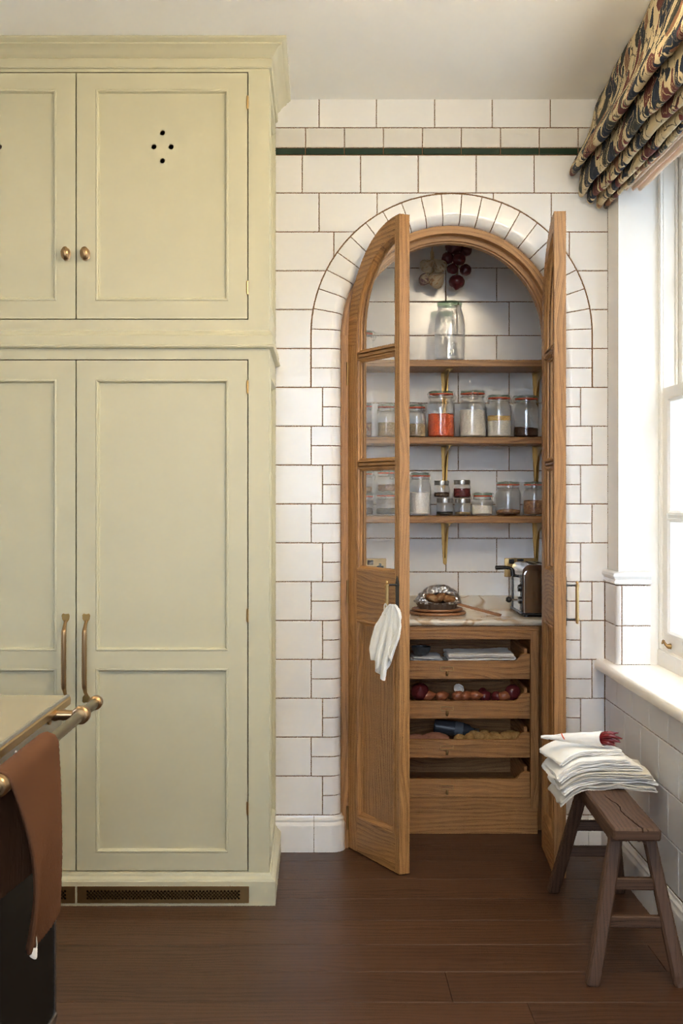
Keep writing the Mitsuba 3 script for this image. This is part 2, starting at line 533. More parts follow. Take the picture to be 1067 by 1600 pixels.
# arch ring and jamb tiles with a bullnose edge: profile across (distance from the opening edge, depth), swept along the opening
def path_at(s):
    """Point on the opening edge and outward normal; s runs from the left foot (0) up, over the arch and down."""
    L = AZ
    if s <= L:
        return np.array([AX - RI, s]), np.array([-1.0, 0])
    if s <= L + math.pi * RI:
        t = math.pi - (s - L) / RI
        return np.array([AX + RI * math.cos(t), AZ + RI * math.sin(t)]), np.array([math.cos(t), math.sin(t)])
    return np.array([AX + RI, 2 * L + math.pi * RI - s]), np.array([1.0, 0])


def jamb_tile(s0, s1, width, gap=G):
    arc = [(RB - RB * math.sin(t), RB - RB * math.cos(t)) for t in np.linspace(math.pi / 2, 0, 7)]
    prof = [(0, RB + 0.012)] + arc + [(width - G - .001, 0.0), (width - G, 0.001), (width - G, 0.006)]
    straight = s1 <= AZ + 1e-6 or s0 >= AZ + math.pi * RI - 1e-6
    n = 2 if straight else max(3, int((s1 - s0) / 0.02))
    ss = list(np.linspace(s0, s1, n))
    rings = []
    for i, s in enumerate(ss):
        p, nn = path_at(s)
        rings.append(np.array([[p[0] + nn[0] * d, y, p[1] + nn[1] * d] for d, y in prof]))
    # pull the two ends in for the joint, and turn their edges back
    t0 = rings[1] - rings[0]; t0 /= np.linalg.norm(t0, axis=1, keepdims=True)
    t1 = rings[-2] - rings[-1]; t1 /= np.linalg.norm(t1, axis=1, keepdims=True)
    rings[0] = rings[0] + t0 * gap
    rings[-1] = rings[-1] + t1 * gap
    nrm = np.array([[0.0, -1, 0]] * len(prof))
    back = lambda R: np.column_stack([R[:, 0], R[:, 1] + 0.005, R[:, 2]])
    def deep(R, s):
        p, nn = path_at(s)
        Q = R.copy()
        for i in range(len(prof)):
            d, y = prof[i]
            Q[i, 1] = max(y + 0.004, y) if d >= RB else y + 0.003
            Q[i, 0] += nn[0] * (0.004 if d < RB else 0)
            Q[i, 2] += nn[1] * (0.004 if d < RB else 0)
        return Q
    m = loft([deep(rings[0], s0)] + rings + [deep(rings[-1], s1)], close=False)
    if m.face_normals[:, 1].mean() > 0:
        m.invert()
    return m


def grout_bed():
    prof = [(0.0032, RB + .02)] + [(RB + .0032 - RB * math.sin(t), RB + .0032 - RB * math.cos(t)) for t in np.linspace(math.pi / 2, 0, 7)] + [(RO - RI - .03, .0034)]
    ss = [0, AZ * .5] + list(np.linspace(AZ, AZ + math.pi * RI, 60)) + [AZ * 1.5 + math.pi * RI, 2 * AZ + math.pi * RI]
    return loft([np.array([[p[0] + q[0] * d, y, p[1] + q[1] * d] for d, y in prof]) for p, q in map(path_at, ss)], close=False)


put(child(wb, 'grout_bed'), grout_bed(), 'grout', smooth=35)


def put_jamb(*a):
    put(child(wb, 'tile'), jamb_tile(*a), f'tile_glaze_{random.randrange(3)}', smooth=35)


th0 = math.radians(87.9)
S_TOT = 2 * AZ + math.pi * RI
sa = AZ + (math.pi / 2 - th0) * RI
for i in range(21):
    put_jamb(sa + i * (2 * th0 * RI) / 21, sa + (i + 1) * (2 * th0 * RI) / 21, RO - RI)
zs = zj[8]
for s0, s1 in ((zs, sa), (S_TOT - sa, S_TOT - zs)):
    put_jamb(s0, s1, RO - RI)
for k in range(8, 20):
    z1, z0 = zj[k], zj[k + 1]
    w = (NAR if k % 2 else WID) - RI
    zm = (z0 + z1) / 2
    for a, b in ((z0, zm), (zm, z1)):
        put_jamb(a, b, w)
        put_jamb(S_TOT - b, S_TOT - a, w)
sk = [(0, .139), (.004, .139), (.006, .133), (.006, .131), (.009, .128), (.013, .124), (.013, .119), (.010, .115), (.012, .110), (.016, .104), (.017, .1), (.017, 0.0), (0, 0)]
bb = struct('baseboard_back', 'cream glazed skirting tiles at the foot of the tiled wall')


def round_path(xc, sgn, n=7):
    return [(xc - sgn * (RB) + sgn * RB * math.sin(t), RB - RB * math.cos(t)) for t in np.linspace(0, math.pi / 2, n)]


xl, xr = AX - RI, AX + RI
pieces = [[(-0.17, 0), (px(490.3), 0)], [(px(491), 0)] + round_path(xl, 1) + [(xl, 0.06)],
          ([(px(918), 0)] + round_path(xr, -1) + [(xr, 0.06)])[::-1], [(px(918.7), 0), (XW, 0)]]
for pc in pieces:
    put(child(bb, 'skirting_tile'), lsweep(sk, pc), 'tile_glaze_0', smooth=30)

# right wall: tiles below the sill, a nib beside the window, plaster above
wr = struct('wall_right', 'right wall with the window, cream tiles below the sill and plaster above')
WY0, WY1, WZ0, WZ1 = -0.165, -1.46, 0.745, 2.66               # window opening 1
hole1 = sbox(WY1, WZ0 - .03, WY0, WZ1)
put('wall_right', cat(prism(sbox(-6.0, 1.041, 0.14, ZC).difference(hole1), XP, XP + 0.33, 'yz'),
                      prism(sbox(-6.0, 0, 0.14, 1.041).difference(hole1), XP + .002, XP + 0.33, 'yz')), 'wall_paint')
put(child(wr, 'grout_bed'), cat(prism(sbox(-6.0, 0, .003, 0.715), XW + .0035, XP + .01, 'yz'), prism(sbox(-.1655, 0.715, .003, 1.041), XW + .0035, XP + .01, 'yz'),
                                box(XW + .012, 1.235, -.1795, -.16, 0.745, 1.041)), 'grout')


def right_tile(y0, y1, z0, z1):
    m = tile_flat(sbox(-y1 + G, z0 + G, -y0 - G, z1 - G))
    M = np.array([[0, 1, 0, XW], [-1, 0, 0, 0], [0, 0, 1, 0], [0, 0, 0, 1.0]])
    put(child(wr, 'tile'), m, f'tile_glaze_{random.randrange(3)}', M=M)


rows = [z for z in zj if z < 1.1] + [0.0]
for i, (z1, z0) in enumerate(zip(rows[:-1], rows[1:])):
    if z1 > 0.73 and z0 > 0.70:
        right_tile(-.163, -0.003, max(z0, .745 - .0), z1)
    else:
        zt = min(z1, 0.71)
        if z0 < 0.05:
            continue
        y = -0.084 if i % 2 else -0.195
        ys = [-0.003]
        while y > -2.3:
            ys.append(y)
            y -= 0.2275
        for a, b in zip(ys[:-1], ys[1:]):
            right_tile(b, a, z0, zt)
    if z0 > .70:
        pass
nib_rows = [1.041, zj[15], 0.745]
nib_rows = [z for z in (1.041, 0.8905, 0.745)]
for z1, z0 in zip(nib_rows[:-1], nib_rows[1:]):
    # rounded corner strip and the tile that faces the room
    arc = [(XW + .02 - .02 * math.cos(t), -.163 - .02 * math.sin(t)) for t in np.linspace(0, math.pi / 2, 8)]
    m = loft([np.array([[x, y, z] for x, y in arc]) for z in (z0 + G, z1 - G)], close=False)
    if m.face_normals[:, 0].mean() > 0:
        m.invert()
    put(child(wr, 'tile'), m, 'tile_glaze_1', smooth=True)
    put(child(wr, 'tile'), tile_flat(sbox(XW + .0235, z0 + G, 1.235, z1 - G)), 'tile_glaze_0', M=trans(0, -.183, 0))
rp = lsweep(sk, [(XW, 0.0), (XW, -2.3)])
br = struct('baseboard_right', 'cream glazed skirting tiles at the foot of the right wall')
ysk = [0.0, -.30, -.53, -.755, -.98, -1.21, -1.43, -1.66, -1.9]
for a, b in zip(ysk[:-1], ysk[1:]):
    put(child(br, 'skirting_tile'), lsweep(sk, [(XW, a - .001), (XW, b + .001)]), 'tile_glaze_1', smooth=30)
# dado rail round the nib
dado = [(0, 1.043), (.004, 1.043), (.012, 1.046), (.015, 1.052), (.012, 1.058), (.009, 1.062), (.014, 1.068), (.019, 1.076), (.017, 1.086), (.010, 1.091), (0, 1.092)]
struct('trim_1', 'cream glazed dado rail capping the tiles beside the window')
put('trim_1', lsweep(dado, [(XP - .006, 0.0), (XP - .006, -.175), (1.236, -.175)]), 'tile_glaze_0', smooth=35)

# window 1 : sill, lining, sashes
w1 = struct('window_1', 'white painted sash window with a deep cream sill at the right')
silln = [(0, .7135), (.006, .706), (.014, .703), (.022, .705), (.029, .711), (.031, .721), (.029, .733), (.023, .741), (.015, .745), (-.20, .745), (-.20, .7135)]
sm = lsweep([(o + .011, z) for o, z in silln], [(XW, -0.0), (XW, WY1 - .10)])
put(child(w1, 'sill'), sm, 'sill_stone', smooth=35)
XF = 1.267


def window_unit(root, ya, yb, z0, z1, XF, fine=True):
    """A box-frame sash window in the right wall between ya (far) and yb (near)."""
    lo = z0 + .06
    mid = 1.774 if fine else (lo + z1) / 2
    P = 'window_paint'
    put(child(root, 'cill'), rbox(XF - .004, XF + .09, yb, ya, z0 - .02, lo, .004), P)
    for y0, y1, s in ((ya - .022, ya + .004, -1), (yb - .004, yb + .022, 1)):
        put(child(root, 'lining'), cat(rbox(XF, XF + .012, y0, y1, lo, z1, .003), rbox(XF + .012, XF + .056, y0, y1 - 0.0, lo, z1, .002),
                                       rbox(XF + .056, XF + .066, min(y0, y0 + s * .010), max(y1, y1 + s * .010), mid, z1, .002), rbox(XF + .066, XF + .16, y0, y1, lo, z1, .002)), P)
    put(child(root, 'head'), box(XF, XF + .16, yb, ya, z1 - .03, z1 + .01), P)
    a, b = ya - .022, yb + .022

    def sash(x0, zb, zt, rail_b, rail_t, bar):
        t, st = .040, .042
        s = child(root, 'sash')
        outer = sbox(b, zb, a, zt)
        hole = sbox(b + st, zb + rail_b, a - st, zt - rail_t)
        put(s, prism(outer.difference(hole), x0, x0 + t, 'yz'), P)
        zs_ = [zb + rail_b] + ([zb + rail_b + (zt - rail_t - zb - rail_b) * .5] if bar else []) + [zt - rail_t]
        for q in (zs_[1:-1]):
            put(child(s, 'glazing_bar'), rbox(x0 + .004, x0 + t - .004, b + st, a - st, q - .010, q + .010, .004), P)
        ym = (a + b) / 2
        if bar:
            put(child(s, 'glazing_bar'), rbox(x0 + .004, x0 + t - .004, ym - .010, ym + .010, zb + rail_b, zt - rail_t, .004), P)
        # sloping bead round the glass
        for q0, q1 in zip(zs_[:-1], zs_[1:]):
            for yy0, yy1 in (((b + st, ym - .009), (ym + .009, a - st)) if bar else ((b + st, a - st),)):
                c = rect(-yy1, -yy0, q0 + (.009 if q0 != zs_[0] else 0), q1 - (.009 if q1 != zs_[-1] else 0))
                md = ring_mould(c, [(0, 0), (.004, .001), (.009, .007), (.012, .009), (.013, .02)])
                M = np.array([[0, 1, 0, x0], [-1, 0, 0, 0], [0, 0, 1, 0], [0, 0, 0, 1.0]])
                put(child(s, 'bead'), md, P, M=M, smooth=35)
                ci = inset(c, .012)
                g = trimesh.Trimesh(np.column_stack([np.full(4, x0 + .022), -ci[:, 0], ci[:, 1]]), [[0, 1, 2], [0, 2, 3]], process=False)
                put(child(s, 'pane'), g, 'pane')
        return s
    s1 = sash(XF + .014, lo, mid, .062, .040, fine)
    sash(XF + .068, mid - .04, z1 - .03, .040, .05, fine)
    return s1


s1 = window_unit(w1, WY0 - .004, WY1 + .004, WZ0, WZ1, XF)
# brass sash lift on the bottom rail
q = spline([[0, 0, .0], [-.020, -.002, .010], [-.038, -.006, .026], [-.040, -.010, .034]], 12)
lift = cat(tube([[0, 0, .002], [-.014, 0, .002]], [.011, .007], 14), tube(np.array([[-.012, 0, 0], [-.020, .006, .012], [-.022, .014, .020], [-.022, .026, .019], [-.021, .036, .008]]), [.005, .005, .0045, .004, .0035], 10))
put(child(s1, 'sash_lift'), lift, 'brass_dark', smooth=40, M=trans(XF + .012, -.292, .826))


struct('wall_outside', 'added pale rendered wall outside the window, holds back the sky light')
put('wall_outside', box(3.9, 4.1, -9.0, 6.0, -.6, 6.5), 'room_render')  # added to block part of the sky and dim the window reveal
# the rest of the room, outside the frame: it gives the soft light and the reflections in the glaze
struct('wall_left', 'plain painted wall on the left of the room')
put('wall_left', box(-3.1, -3.0, -6.0, 0.15, 0, ZC), 'room_paint')
rear = sbox(-3.0, 0, 1.6, ZC).difference(sbox(-1.4, 1.05, .62, 2.74))
struct('wall_rear', 'painted wall behind the viewpoint with a wide unseen window')
put('wall_rear', prism(rear, -6.1, -6.0), 'room_paint')
w3 = struct('window_2', 'unseen white framed window behind the viewpoint, lights the pantry and the glaze')  # out of view, sized to light the pantry and reflect in the tiles
put(child(w3, 'frame'), cat(prism(sbox(-1.4, 1.05, .62, 2.74).difference(sbox(-1.34, 1.11, -.62, 2.68)).difference(sbox(-.56, 1.11, .56, 2.68)), -6.07, -6.02)), 'window_paint')
put(child(w3, 'pane'), trimesh.Trimesh([[-1.4, -6.05, 1.05], [.62, -6.05, 1.05], [.62, -6.05, 2.74], [-1.4, -6.05, 2.74]], [[0, 1, 2], [0, 2, 3]], process=False), 'pane')

# pantry shell
PY = 0.7055
wp = struct('wall_pantry', 'cream tiled back wall inside the arched pantry')
put('wall_pantry', cat(box(-0.06, 1.09, PY + .0035, PY + .1, 0, 2.75)), 'grout')
for nm, x0, x1 in (('wall_pantry_left', -0.06, 0.0), ('wall_pantry_right', 1.03, 1.09)):
    struct(nm, 'plastered side wall inside the pantry, ' + ('behind the left door' if 'left' in nm else 'beside the toaster'))
    put(nm, box(x0, x1, 0.15, PY + .003, 0, 2.75), 'wall_paint')
struct('ceiling_pantry', 'plastered ceiling inside the pantry')
put('ceiling_pantry', box(-0.06, 1.09, .15, PY + .003, 2.66, 2.75), 'wall_paint')
zp = [2.382 + .1497 * 2 - .1497 * k for k in range(14)]
for k, (z1, z0) in enumerate(zip(zp[:-1], zp[1:])):
    x0 = (.5627 if k % 2 == 0 else .618) - .2254 * 3
    xs = [0.0] + [x0 + .2254 * i for i in range(8) if 0.02 < x0 + .2254 * i < 1.0] + [1.03]
    for a, b in zip(xs[:-1], xs[1:]):
        put(child(wp, 'tile'), tile_flat(sbox(a + G, z0 + G, b - G, z1 - G)), f'tile_glaze_{random.randrange(3)}', M=trans(0, PY, 0))

# ------------------------------------------------------------------ oak door lining and the two arched doors
YF = 0.040                                       # face of the lining and of the closed doors
tr = struct('trim_2', 'oak lining of the arched pantry opening')


def arch_band(r0, r1, y0, y1, t0=0.0, t1=math.pi, n=40):
    """A piece of arch between two radii, with wood coordinates (along the arc, radius, depth)."""
    a = np.linspace(t0, t1, n)
    sec = [(r0, y0), (r1, y0), (r1, y1), (r0, y1)]
    rings = [np.array([[AX + r * math.cos(t), y, AZ + r * math.sin(t)] for r, y in sec]) for t in a]
    co = [np.array([[t * (r0 + r1) / 2, y, r] for r, y in sec]) for t in a]
    m = loft(rings)
    if m.volume < 0:
        m.invert()
    return m, np.vstack(co)


RJ = 0.398
for t0, t1 in ((0, math.pi / 3), (math.pi / 3, 2 * math.pi / 3), (2 * math.pi / 3, math.pi)):
    m, co = arch_band(RJ, RI - .0005, YF, YF + .075, t0, t1, 16)
    wood(child(tr, 'arch'), m, 'oak', 0, coord=co)
    m, co = arch_band(RJ - .020, RJ + .006, YF + .046, YF + .10, t0, t1, 16)
    wood(child(tr, 'stop'), m, 'oak', 0, coord=co)
    m, co = arch_band(RJ - .026, RJ - .012, YF + .062, YF + .104, t0, t1, 16)
    wood(child(tr, 'stop'), m, 'oak', 0, coord=co)
for s in (-1, 1):
    x0, x1 = sorted((AX + s * RJ, AX + s * (RI - .0005)))
    wood(child(tr, 'jamb'), rbox(x0, x1, YF, YF + .075, 0, AZ, .001), 'oak', 2)
    x0, x1 = sorted((AX + s * (RJ - .020), AX + s * (RJ + .006)))
    wood(child(tr, 'stop'), rbox(x0, x1, YF + .046, YF + .10, 0, AZ, .002), 'oak', 2)

W, TH, DZ = 0.3965, 0.042, 0.005
DC, DR = np.array([W, AZ]), 0.3955


def darc(r, n=22, ulo=0.0, uhi=W):
    a = np.linspace(math.pi, math.pi / 2, n)
    p = np.column_stack([DC[0] + r * np.cos(a), DC[1] + r * np.sin(a)])
    return p[(p[:, 0] >= ulo - 1e-9) & (p[:, 0] <= uhi + 1e-9)]


def make_door(key, M, label, flip):
    d = struct(key, label)
    outer = Polygon([(0.001, DZ), (W, DZ)] + [tuple(p) for p in darc(DR)[::-1]])
    u0, u1 = .068, .364
    stile_h = outer.intersection(sbox(0, 0, u0, 1.955))
    stile_m = outer.intersection(sbox(u1, 0, W, 3))
    inner_arc = [tuple(p) for p in darc(DR - .067, 40)]
    arched = outer.difference(Polygon([(u0, 1.0)] + [(u0, 1.955)] + [p for p in inner_arc if p[1] > 1.95] + [(W, AZ + DR - .067), (W, 1.0)])).intersection(sbox(0, 1.955, u1, 3))
    wood(child(d, 'stile'), prism(stile_h, 0, TH), 'oak', 2, M)
    sm_ = prism(stile_m, 0, TH)
    wood(child(d, 'stile'), sm_, 'oak', 2, M)
    am = prism(arched, 0, TH)
    v = np.array(am.vertices)
    ang = np.arctan2(v[:, 2] - DC[1], v[:, 0] - DC[0])
    co = np.column_stack([ang * .36, v[:, 1], np.hypot(v[:, 0] - DC[0], v[:, 2] - DC[1])])
    wood(child(d, 'arched_rail'), am, 'oak', 0, M)
    for z0, z1 in ((DZ, .135), (.903, 1.092)):
        wood(child(d, 'rail'), prism(sbox(u0, z0, u1, z1), .0004, TH - .0004), 'oak', 0, M)
    bars = (1.494, 1.911)
    for z in bars:
        wood(child(d, 'glazing_bar'), rbox(u0, u1, .004, TH - .004, z - .011, z + .011, .007), 'oak', 0, M)
    # lower panel
    c = rect(u0, u1, .135, .903)
    wood(child(d, 'panel'), prism(Polygon(inset(c, .004)), .015, .027), 'oak', 2, M)
    plan = [(0, -.001), (.003, -.004), (.010, -.004), (.014, .002), (.020, .008), (.024, .010), (.026, .016)]
    for pl in (plan, [(i, TH - y) for i, y in plan]):
        rings = [np.column_stack([q[:, 0], np.full(4, y), q[:, 1]]) for q, y in ((inset(c, i), y) for i, y in pl)]
        md = loft(rings)
        if (md.face_normals[:, 1].mean() > 0) == (pl is plan):
            md.invert()
        wood(child(d, 'moulding'), md, 'oak', 'edge', M)
    # panes with their beads
    def glass_poly(z0, z1):
        if z1 < 1.95:
            return rect(u0, u1, z0, z1)
        arc = [p for p in darc(DR - .067, 60) if p[0] > u0 + .0005 and p[0] < u1 - .001 and p[1] > z0]
        zt = DC[1] + math.sqrt((DR - .067) ** 2 - (u1 - DC[0]) ** 2)
        zl = DC[1] + math.sqrt(max((DR - .067) ** 2 - (u0 - DC[0]) ** 2, 0))
        return np.array([[u0, z0], [u1, z0], [u1, zt]] + [list(p) for p in arc[::-4]] + [[u0, zl]])
    for z0, z1 in ((1.092, bars[0] - .010), (bars[0] + .010, bars[1] - .010), (bars[1] + .010, 2.4)):
        c = glass_poly(z0, z1)
        md = ring_mould(c, [(0, .001), (.005, .002), (.009, .009), (.013, .012), (.014, .019)])
        wood(child(d, 'bead'), md, 'oak', 'edge', M)
        md = ring_mould(c, [(0, .001), (.005, .002), (.009, .009), (.013, .012), (.014, .019)])
        v = np.array(md.vertices); v[:, 1] = TH - v[:, 1]
        wood(child(d, 'bead'), trimesh.Trimesh(v, md.faces[:, ::-1], process=False), 'oak', 'edge', M)
        ci = inset(c, .012)
        tv, tf = trimesh.creation.triangulate_polygon(Polygon(ci), engine='earcut')
        tv = np.asarray(tv)
        put(child(d, 'pane'), trimesh.Trimesh(np.column_stack([tv[:, 0], np.full(len(tv), .020), tv[:, 1]]), tf, process=False), 'pane', M=M)
    # pull handle on a dark plate
    uh, zc_ = .383, .992
    plate = Polygon([(uh + .011 * s * w_, zc_ + z) for s, w_, z in [(-1, .9, -.06), (-1, .55, -.072), (0, 0, -.085), (1, .55, -.072), (1, .9, -.06), (1, .8, .045), (1, 1.15, .058), (1, .7, .075), (0, 0, .092), (-1, .7, .075), (-1, 1.15, .058), (-1, .8, .045)]])
    put(child(d, 'backplate'), prism(plate, -.0035, 0), 'black_metal', M=M)
    h = child(d, 'pull_handle')
    bar = lathe([(0, -.078), (.004, -.076), (.0055, -.070), (.003, -.066), (.008, -.064), (.008, -.058), (.0062, -.056), (.0062, .056), (.008, .058), (.008, .064), (.003, .066), (.0055, .070), (.004, .076), (0, .078)], 16)
    bar.apply_translation([uh - .004, -.042, zc_])
    put(h, bar, 'brass', M=M, smooth=40)
    for z in (-.061, .061):
        put(child(h, 'post'), tube([[uh, -.001, zc_ + z], [uh - .002, -.01, zc_ + z], [uh - .004, -.040, zc_ + z]], [.006, .0035, .0035], 10), 'black_metal', M=M, smooth=40)
    for z in (.12, 1.0, 1.85):
        k = tube([[-.001, -.003, z - .045], [-.001, -.003, z + .045]], .0052, 10)
        put(child(d, 'hinge'), k, 'brass_dark', M=M, smooth=40)
    return d


tl, trr = math.radians(63.6), math.radians(86.3)
ML = frame_M([AX - RJ, YF, 0], [math.cos(tl), -math.sin(tl), 0], [math.sin(tl), math.cos(tl), 0])
MR = frame_M([AX + RJ, YF, 0], [-math.cos(trr), -math.sin(trr), 0], [-math.sin(trr), math.cos(trr), 0])
make_door('door_1', ML, 'left arched oak pantry door with three glass panes, white towel on its handle', False)
make_door('door_2', MR, 'right arched oak pantry door standing open, seen edge on', True)

# ------------------------------------------------------------------ tall painted cupboard
cb = thing('tall_cupboard', 'tall pale green painted cupboard with panelled doors, brass knobs and moulded cornice', 'cupboard')
CX1, CX0, CY = -0.167, -1.52, -0.62
TF = 0.022
doors = [(-0.8165, -0.2405, 1.973, 2.802), (-1.3965, -0.8205, 1.973, 2.802), (-0.8165, -0.2405, .112, 1.833), (-1.3965, -0.8205, .112, 1.833)]
gap = 0.0032
ff = sbox(CX0, 0.075, CX1, 2.86)
ff = ff.difference(sbox(-1.3965 - gap, 1.973 - gap, -.2405 + gap, 2.802 + gap)).difference(sbox(-1.3965 - gap, .112 - gap, -.2405 + gap, 1.833 + gap))
put(child(cb, 'face_frame'), prism(ff, CY, CY + TF), 'paint_green')
side = sbox(CY + TF, 0.04, -.002, 2.86).difference(sbox(-.545, .17, -.07, 1.79)).difference(sbox(-.545, 2.02, -.07, 2.76))
put(child(cb, 'side_panel'), cat(prism(side, CX1 - .02, CX1, 'yz'), prism(sbox(CY + TF, .05, -.002, 2.85), CX1 - .032, CX1 - .0125, 'yz')), 'paint_green')
for z0, z1 in ((.17, 1.79), (2.02, 2.76)):
    md = ring_mould(rect(-.545, -.07, z0, z1), [(0, 0), (.003, -.003), (.008, -.003), (.012, .004), (.016, .007), (.017, .0125)])
    M = np.array([[0, -1, 0, CX1], [1, 0, 0, 0], [0, 0, 1, 0], [0, 0, 0, 1.0]])
    put(child(cb, 'side_moulding'), md, 'paint_green', M=M, smooth=35)
put(child(cb, 'carcass'), cat(box(CX0, CX1 - .02, CY + .05, -.002, 1.86, 1.95), box(CX0, CX0 + .02, CY + TF, -.002, .04, 2.86), box(CX0, CX1 - .02, CY + TF, -.002, 2.84, 2.86), box(CX0, CX1 - .03, -.03, -.005, 0.04, 2.86), box(CX0, CX1 - .03, CY + TF, -.005, .085, .105)), 'cupboard_inside')
path = [(CX0, CY), (CX1, CY), (CX1, -.001)]
crown = [(0, 2.815), (.007, 2.817), (.009, 2.821), (.009, 2.846), (.005, 2.850), (.012, 2.855), (.018, 2.861), (.023, 2.870), (.031, 2.878), (.040, 2.883), (.043, 2.886), (.043, 2.891), (.050, 2.894), (.057, 2.899), (.059, 2.902), (.059, ZC - .0005), (0, ZC - .0005)]
put(child(cb, 'cornice'), lsweep(crown, path), 'paint_green', smooth=25)
midm = [(0, 1.872), (.014, 1.874), (.017, 1.878), (.017, 1.882), (.013, 1.885), (.013, 1.912), (.011, 1.917), (.006, 1.921), (.005, 1.927), (.004, 1.931), (0, 1.933)]
put(child(cb, 'waist_moulding'), lsweep(midm, path), 'paint_green', smooth=25)
skc = [(0, .105), (.004, .104), (.006, .100), (.007, .095), (.013, .090), (.017, .086), (.018, .082), (.021, .080), (.021, 0), (0, 0)]
skt = [(0, .105), (.004, .104), (.006, .100), (.007, .095), (.013, .090), (.017, .086), (.018, .082), (.021, .080), (.021, .072), (0, .072)]
put(child(cb, 'plinth_moulding'), lsweep(skt, path), 'paint_green', smooth=25)
VENTS = ((-.8098, -.234), (-1.392, -.817))
pb = sbox(CX0, 0, CX1 + .021, .0725)
for a_, b_ in VENTS:
    pb = pb.difference(sbox(a_ + .006, .013, b_ - .006, .062))
put(child(cb, 'plinth'), cat(prism(pb, CY - .021, CY - .003), box(CX1 + .003, CX1 + .021, CY - .003, -.001, 0, .0725)), 'paint_green')
for i, (x0, x1, z0, z1) in enumerate(doors):
    dk = child(cb, 'door')
    sx, stp, sbt = .0635, .055, .060
    pan = [(x0 + sx, x1 - sx, z0 + sbt, z1 - stp)] if i < 2 else [(x0 + sx, x1 - sx, z0 + .060, .794), (x0 + sx, x1 - sx, .852, z1 - .064)]
    fr = sbox(x0, z0, x1, z1)
    for a in pan:
        fr = fr.difference(sbox(a[0], a[2], a[1], a[3]))
    put(dk, prism(fr, CY, CY + TF), 'paint_green')
    for a in pan:
        c = rect(*a)
        put(child(dk, 'moulding'), ring_mould(c, [(0, 0), (.002, -.0022), (.0055, -.0028), (.0085, -.001), (.009, .004), (.0105, .006), (.012, .010)]), 'paint_green', M=trans(0, CY, 0), smooth=35)
        pp = Polygon(inset(c, .006))
        if i < 2:
            cx, cz = (a[0] + a[1]) / 2, 1.386 + (770 - 228) * .0021586
            for dx, dz in ((0, .0475), (0, -.0475), (.029, 0), (-.029, 0)):
                pp = pp.difference(Point(cx + dx, cz + dz).buffer(.0088, 12))
        put(child(dk, 'panel'), prism(pp, CY + .010, CY + .018), 'paint_green')
    inner = x0 if i % 2 == 0 else x1
    s = 1 if i % 2 == 0 else -1
    if i < 2:
        kx = inner + s * .0305
        kn = lathe([(.016, 0), (.016, .002), (.007, .004), (.006, .010), (.010, .015), (.0145, .020), (.0155, .026), (.012, .031), (.006, .0335), (0, .034)], 22)
        v = np.array(kn.vertices)
        kn = trimesh.Trimesh(np.column_stack([v[:, 0] * .95, -v[:, 2], v[:, 1] * 1.42]), kn.faces, process=False)
        trimesh.repair.fix_normals(kn)
        put(child(dk, 'knob'), kn, 'bronze', smooth=40, M=trans(kx, CY, 1.386 + (770 - 397.5) * .0021586))
    else:
        kx = inner + s * .0325
        zt, zb = 1.386 - (968 - 770) * .00212, 1.386 - (1098 - 770) * .00212
        h = child(dk, 'pull_handle')
        pts = [[kx, CY - .004, zt - .012], [kx, CY - .014, zt - .022], [kx, CY - .030, zt - .040], [kx, CY - .036, zt - .062], [kx, CY - .036, zb + .062], [kx, CY - .030, zb + .040], [kx, CY - .014, zb + .022], [kx, CY - .004, zb + .012]]
        rr = np.interp(np.linspace(0, 7, 44), range(8), [.0045, .0055, .0075, .0085, .0085, .0075, .0055, .0045])
        put(h, tube(spline(pts, 44), rr, 14), 'bronze', smooth=50)
        for z, sg in ((zt, 1), (zb, -1)):
            ros = Polygon([(kx, z - sg * .022), (kx + .011, z - sg * .006), (kx + .0125, z + sg * .006), (kx + .009, z + sg * .012), (kx, z + sg * .009), (kx - .009, z + sg * .012), (kx - .0125, z + sg * .006), (kx - .011, z - sg * .006)])
            pl = child(h, 'rose')
            put(pl, cat(prism(ros.buffer(.001), CY - .003, CY + .001)), 'old_brass')
            for dx in (-.006, .006):
                sc_ = trimesh.creation.icosphere(subdivisions=1, radius=.0026)
                sc_.apply_scale([1, .5, 1]); sc_.apply_translation([kx + dx, CY - .003, z + sg * .006])
                pass
    hx = x1 if i % 2 == 0 else x0
    for z in ((z0 + .105, z1 - .10) if i < 2 else (z0 + .21, (z0 + z1) / 2, z1 - .09)):
        put(child(dk, 'hinge'), cat(tube([[hx, CY - .001, z - .022], [hx, CY - .001, z + .022]], .0042, 8)), 'brass', smooth=40)
for x0, x1 in VENTS:
    vk = child(cb, 'vent_grille')
    z0, z1 = .0095, .0655
    pl = sbox(x0, z0, x1, z1)
    holes = []
    nx = int((x1 - x0 - .045) / .0118)
    xs0 = (x0 + x1) / 2 - (nx - 1) * .0118 / 2
    for i in range(nx):
        for j in range(3):
            holes.append(Polygon([(xs0 + i * .0118 + dx, .0375 + (j - 1) * .0118 + dz) for dx, dz in ((.0047, 0), (0, .0047), (-.0047, 0), (0, -.0047))]))
            if i < nx - 1 and j < 2:
                holes.append(Polygon([(xs0 + (i + .5) * .0118 + dx, .0375 + (j - .5) * .0118 + dz) for dx, dz in ((.0047, 0), (0, .0047), (-.0047, 0), (0, -.0047))]))
    from shapely import union_all
    put(vk, prism(pl.difference(union_all(holes)), CY - .0245, CY - .022), 'brass_dark')

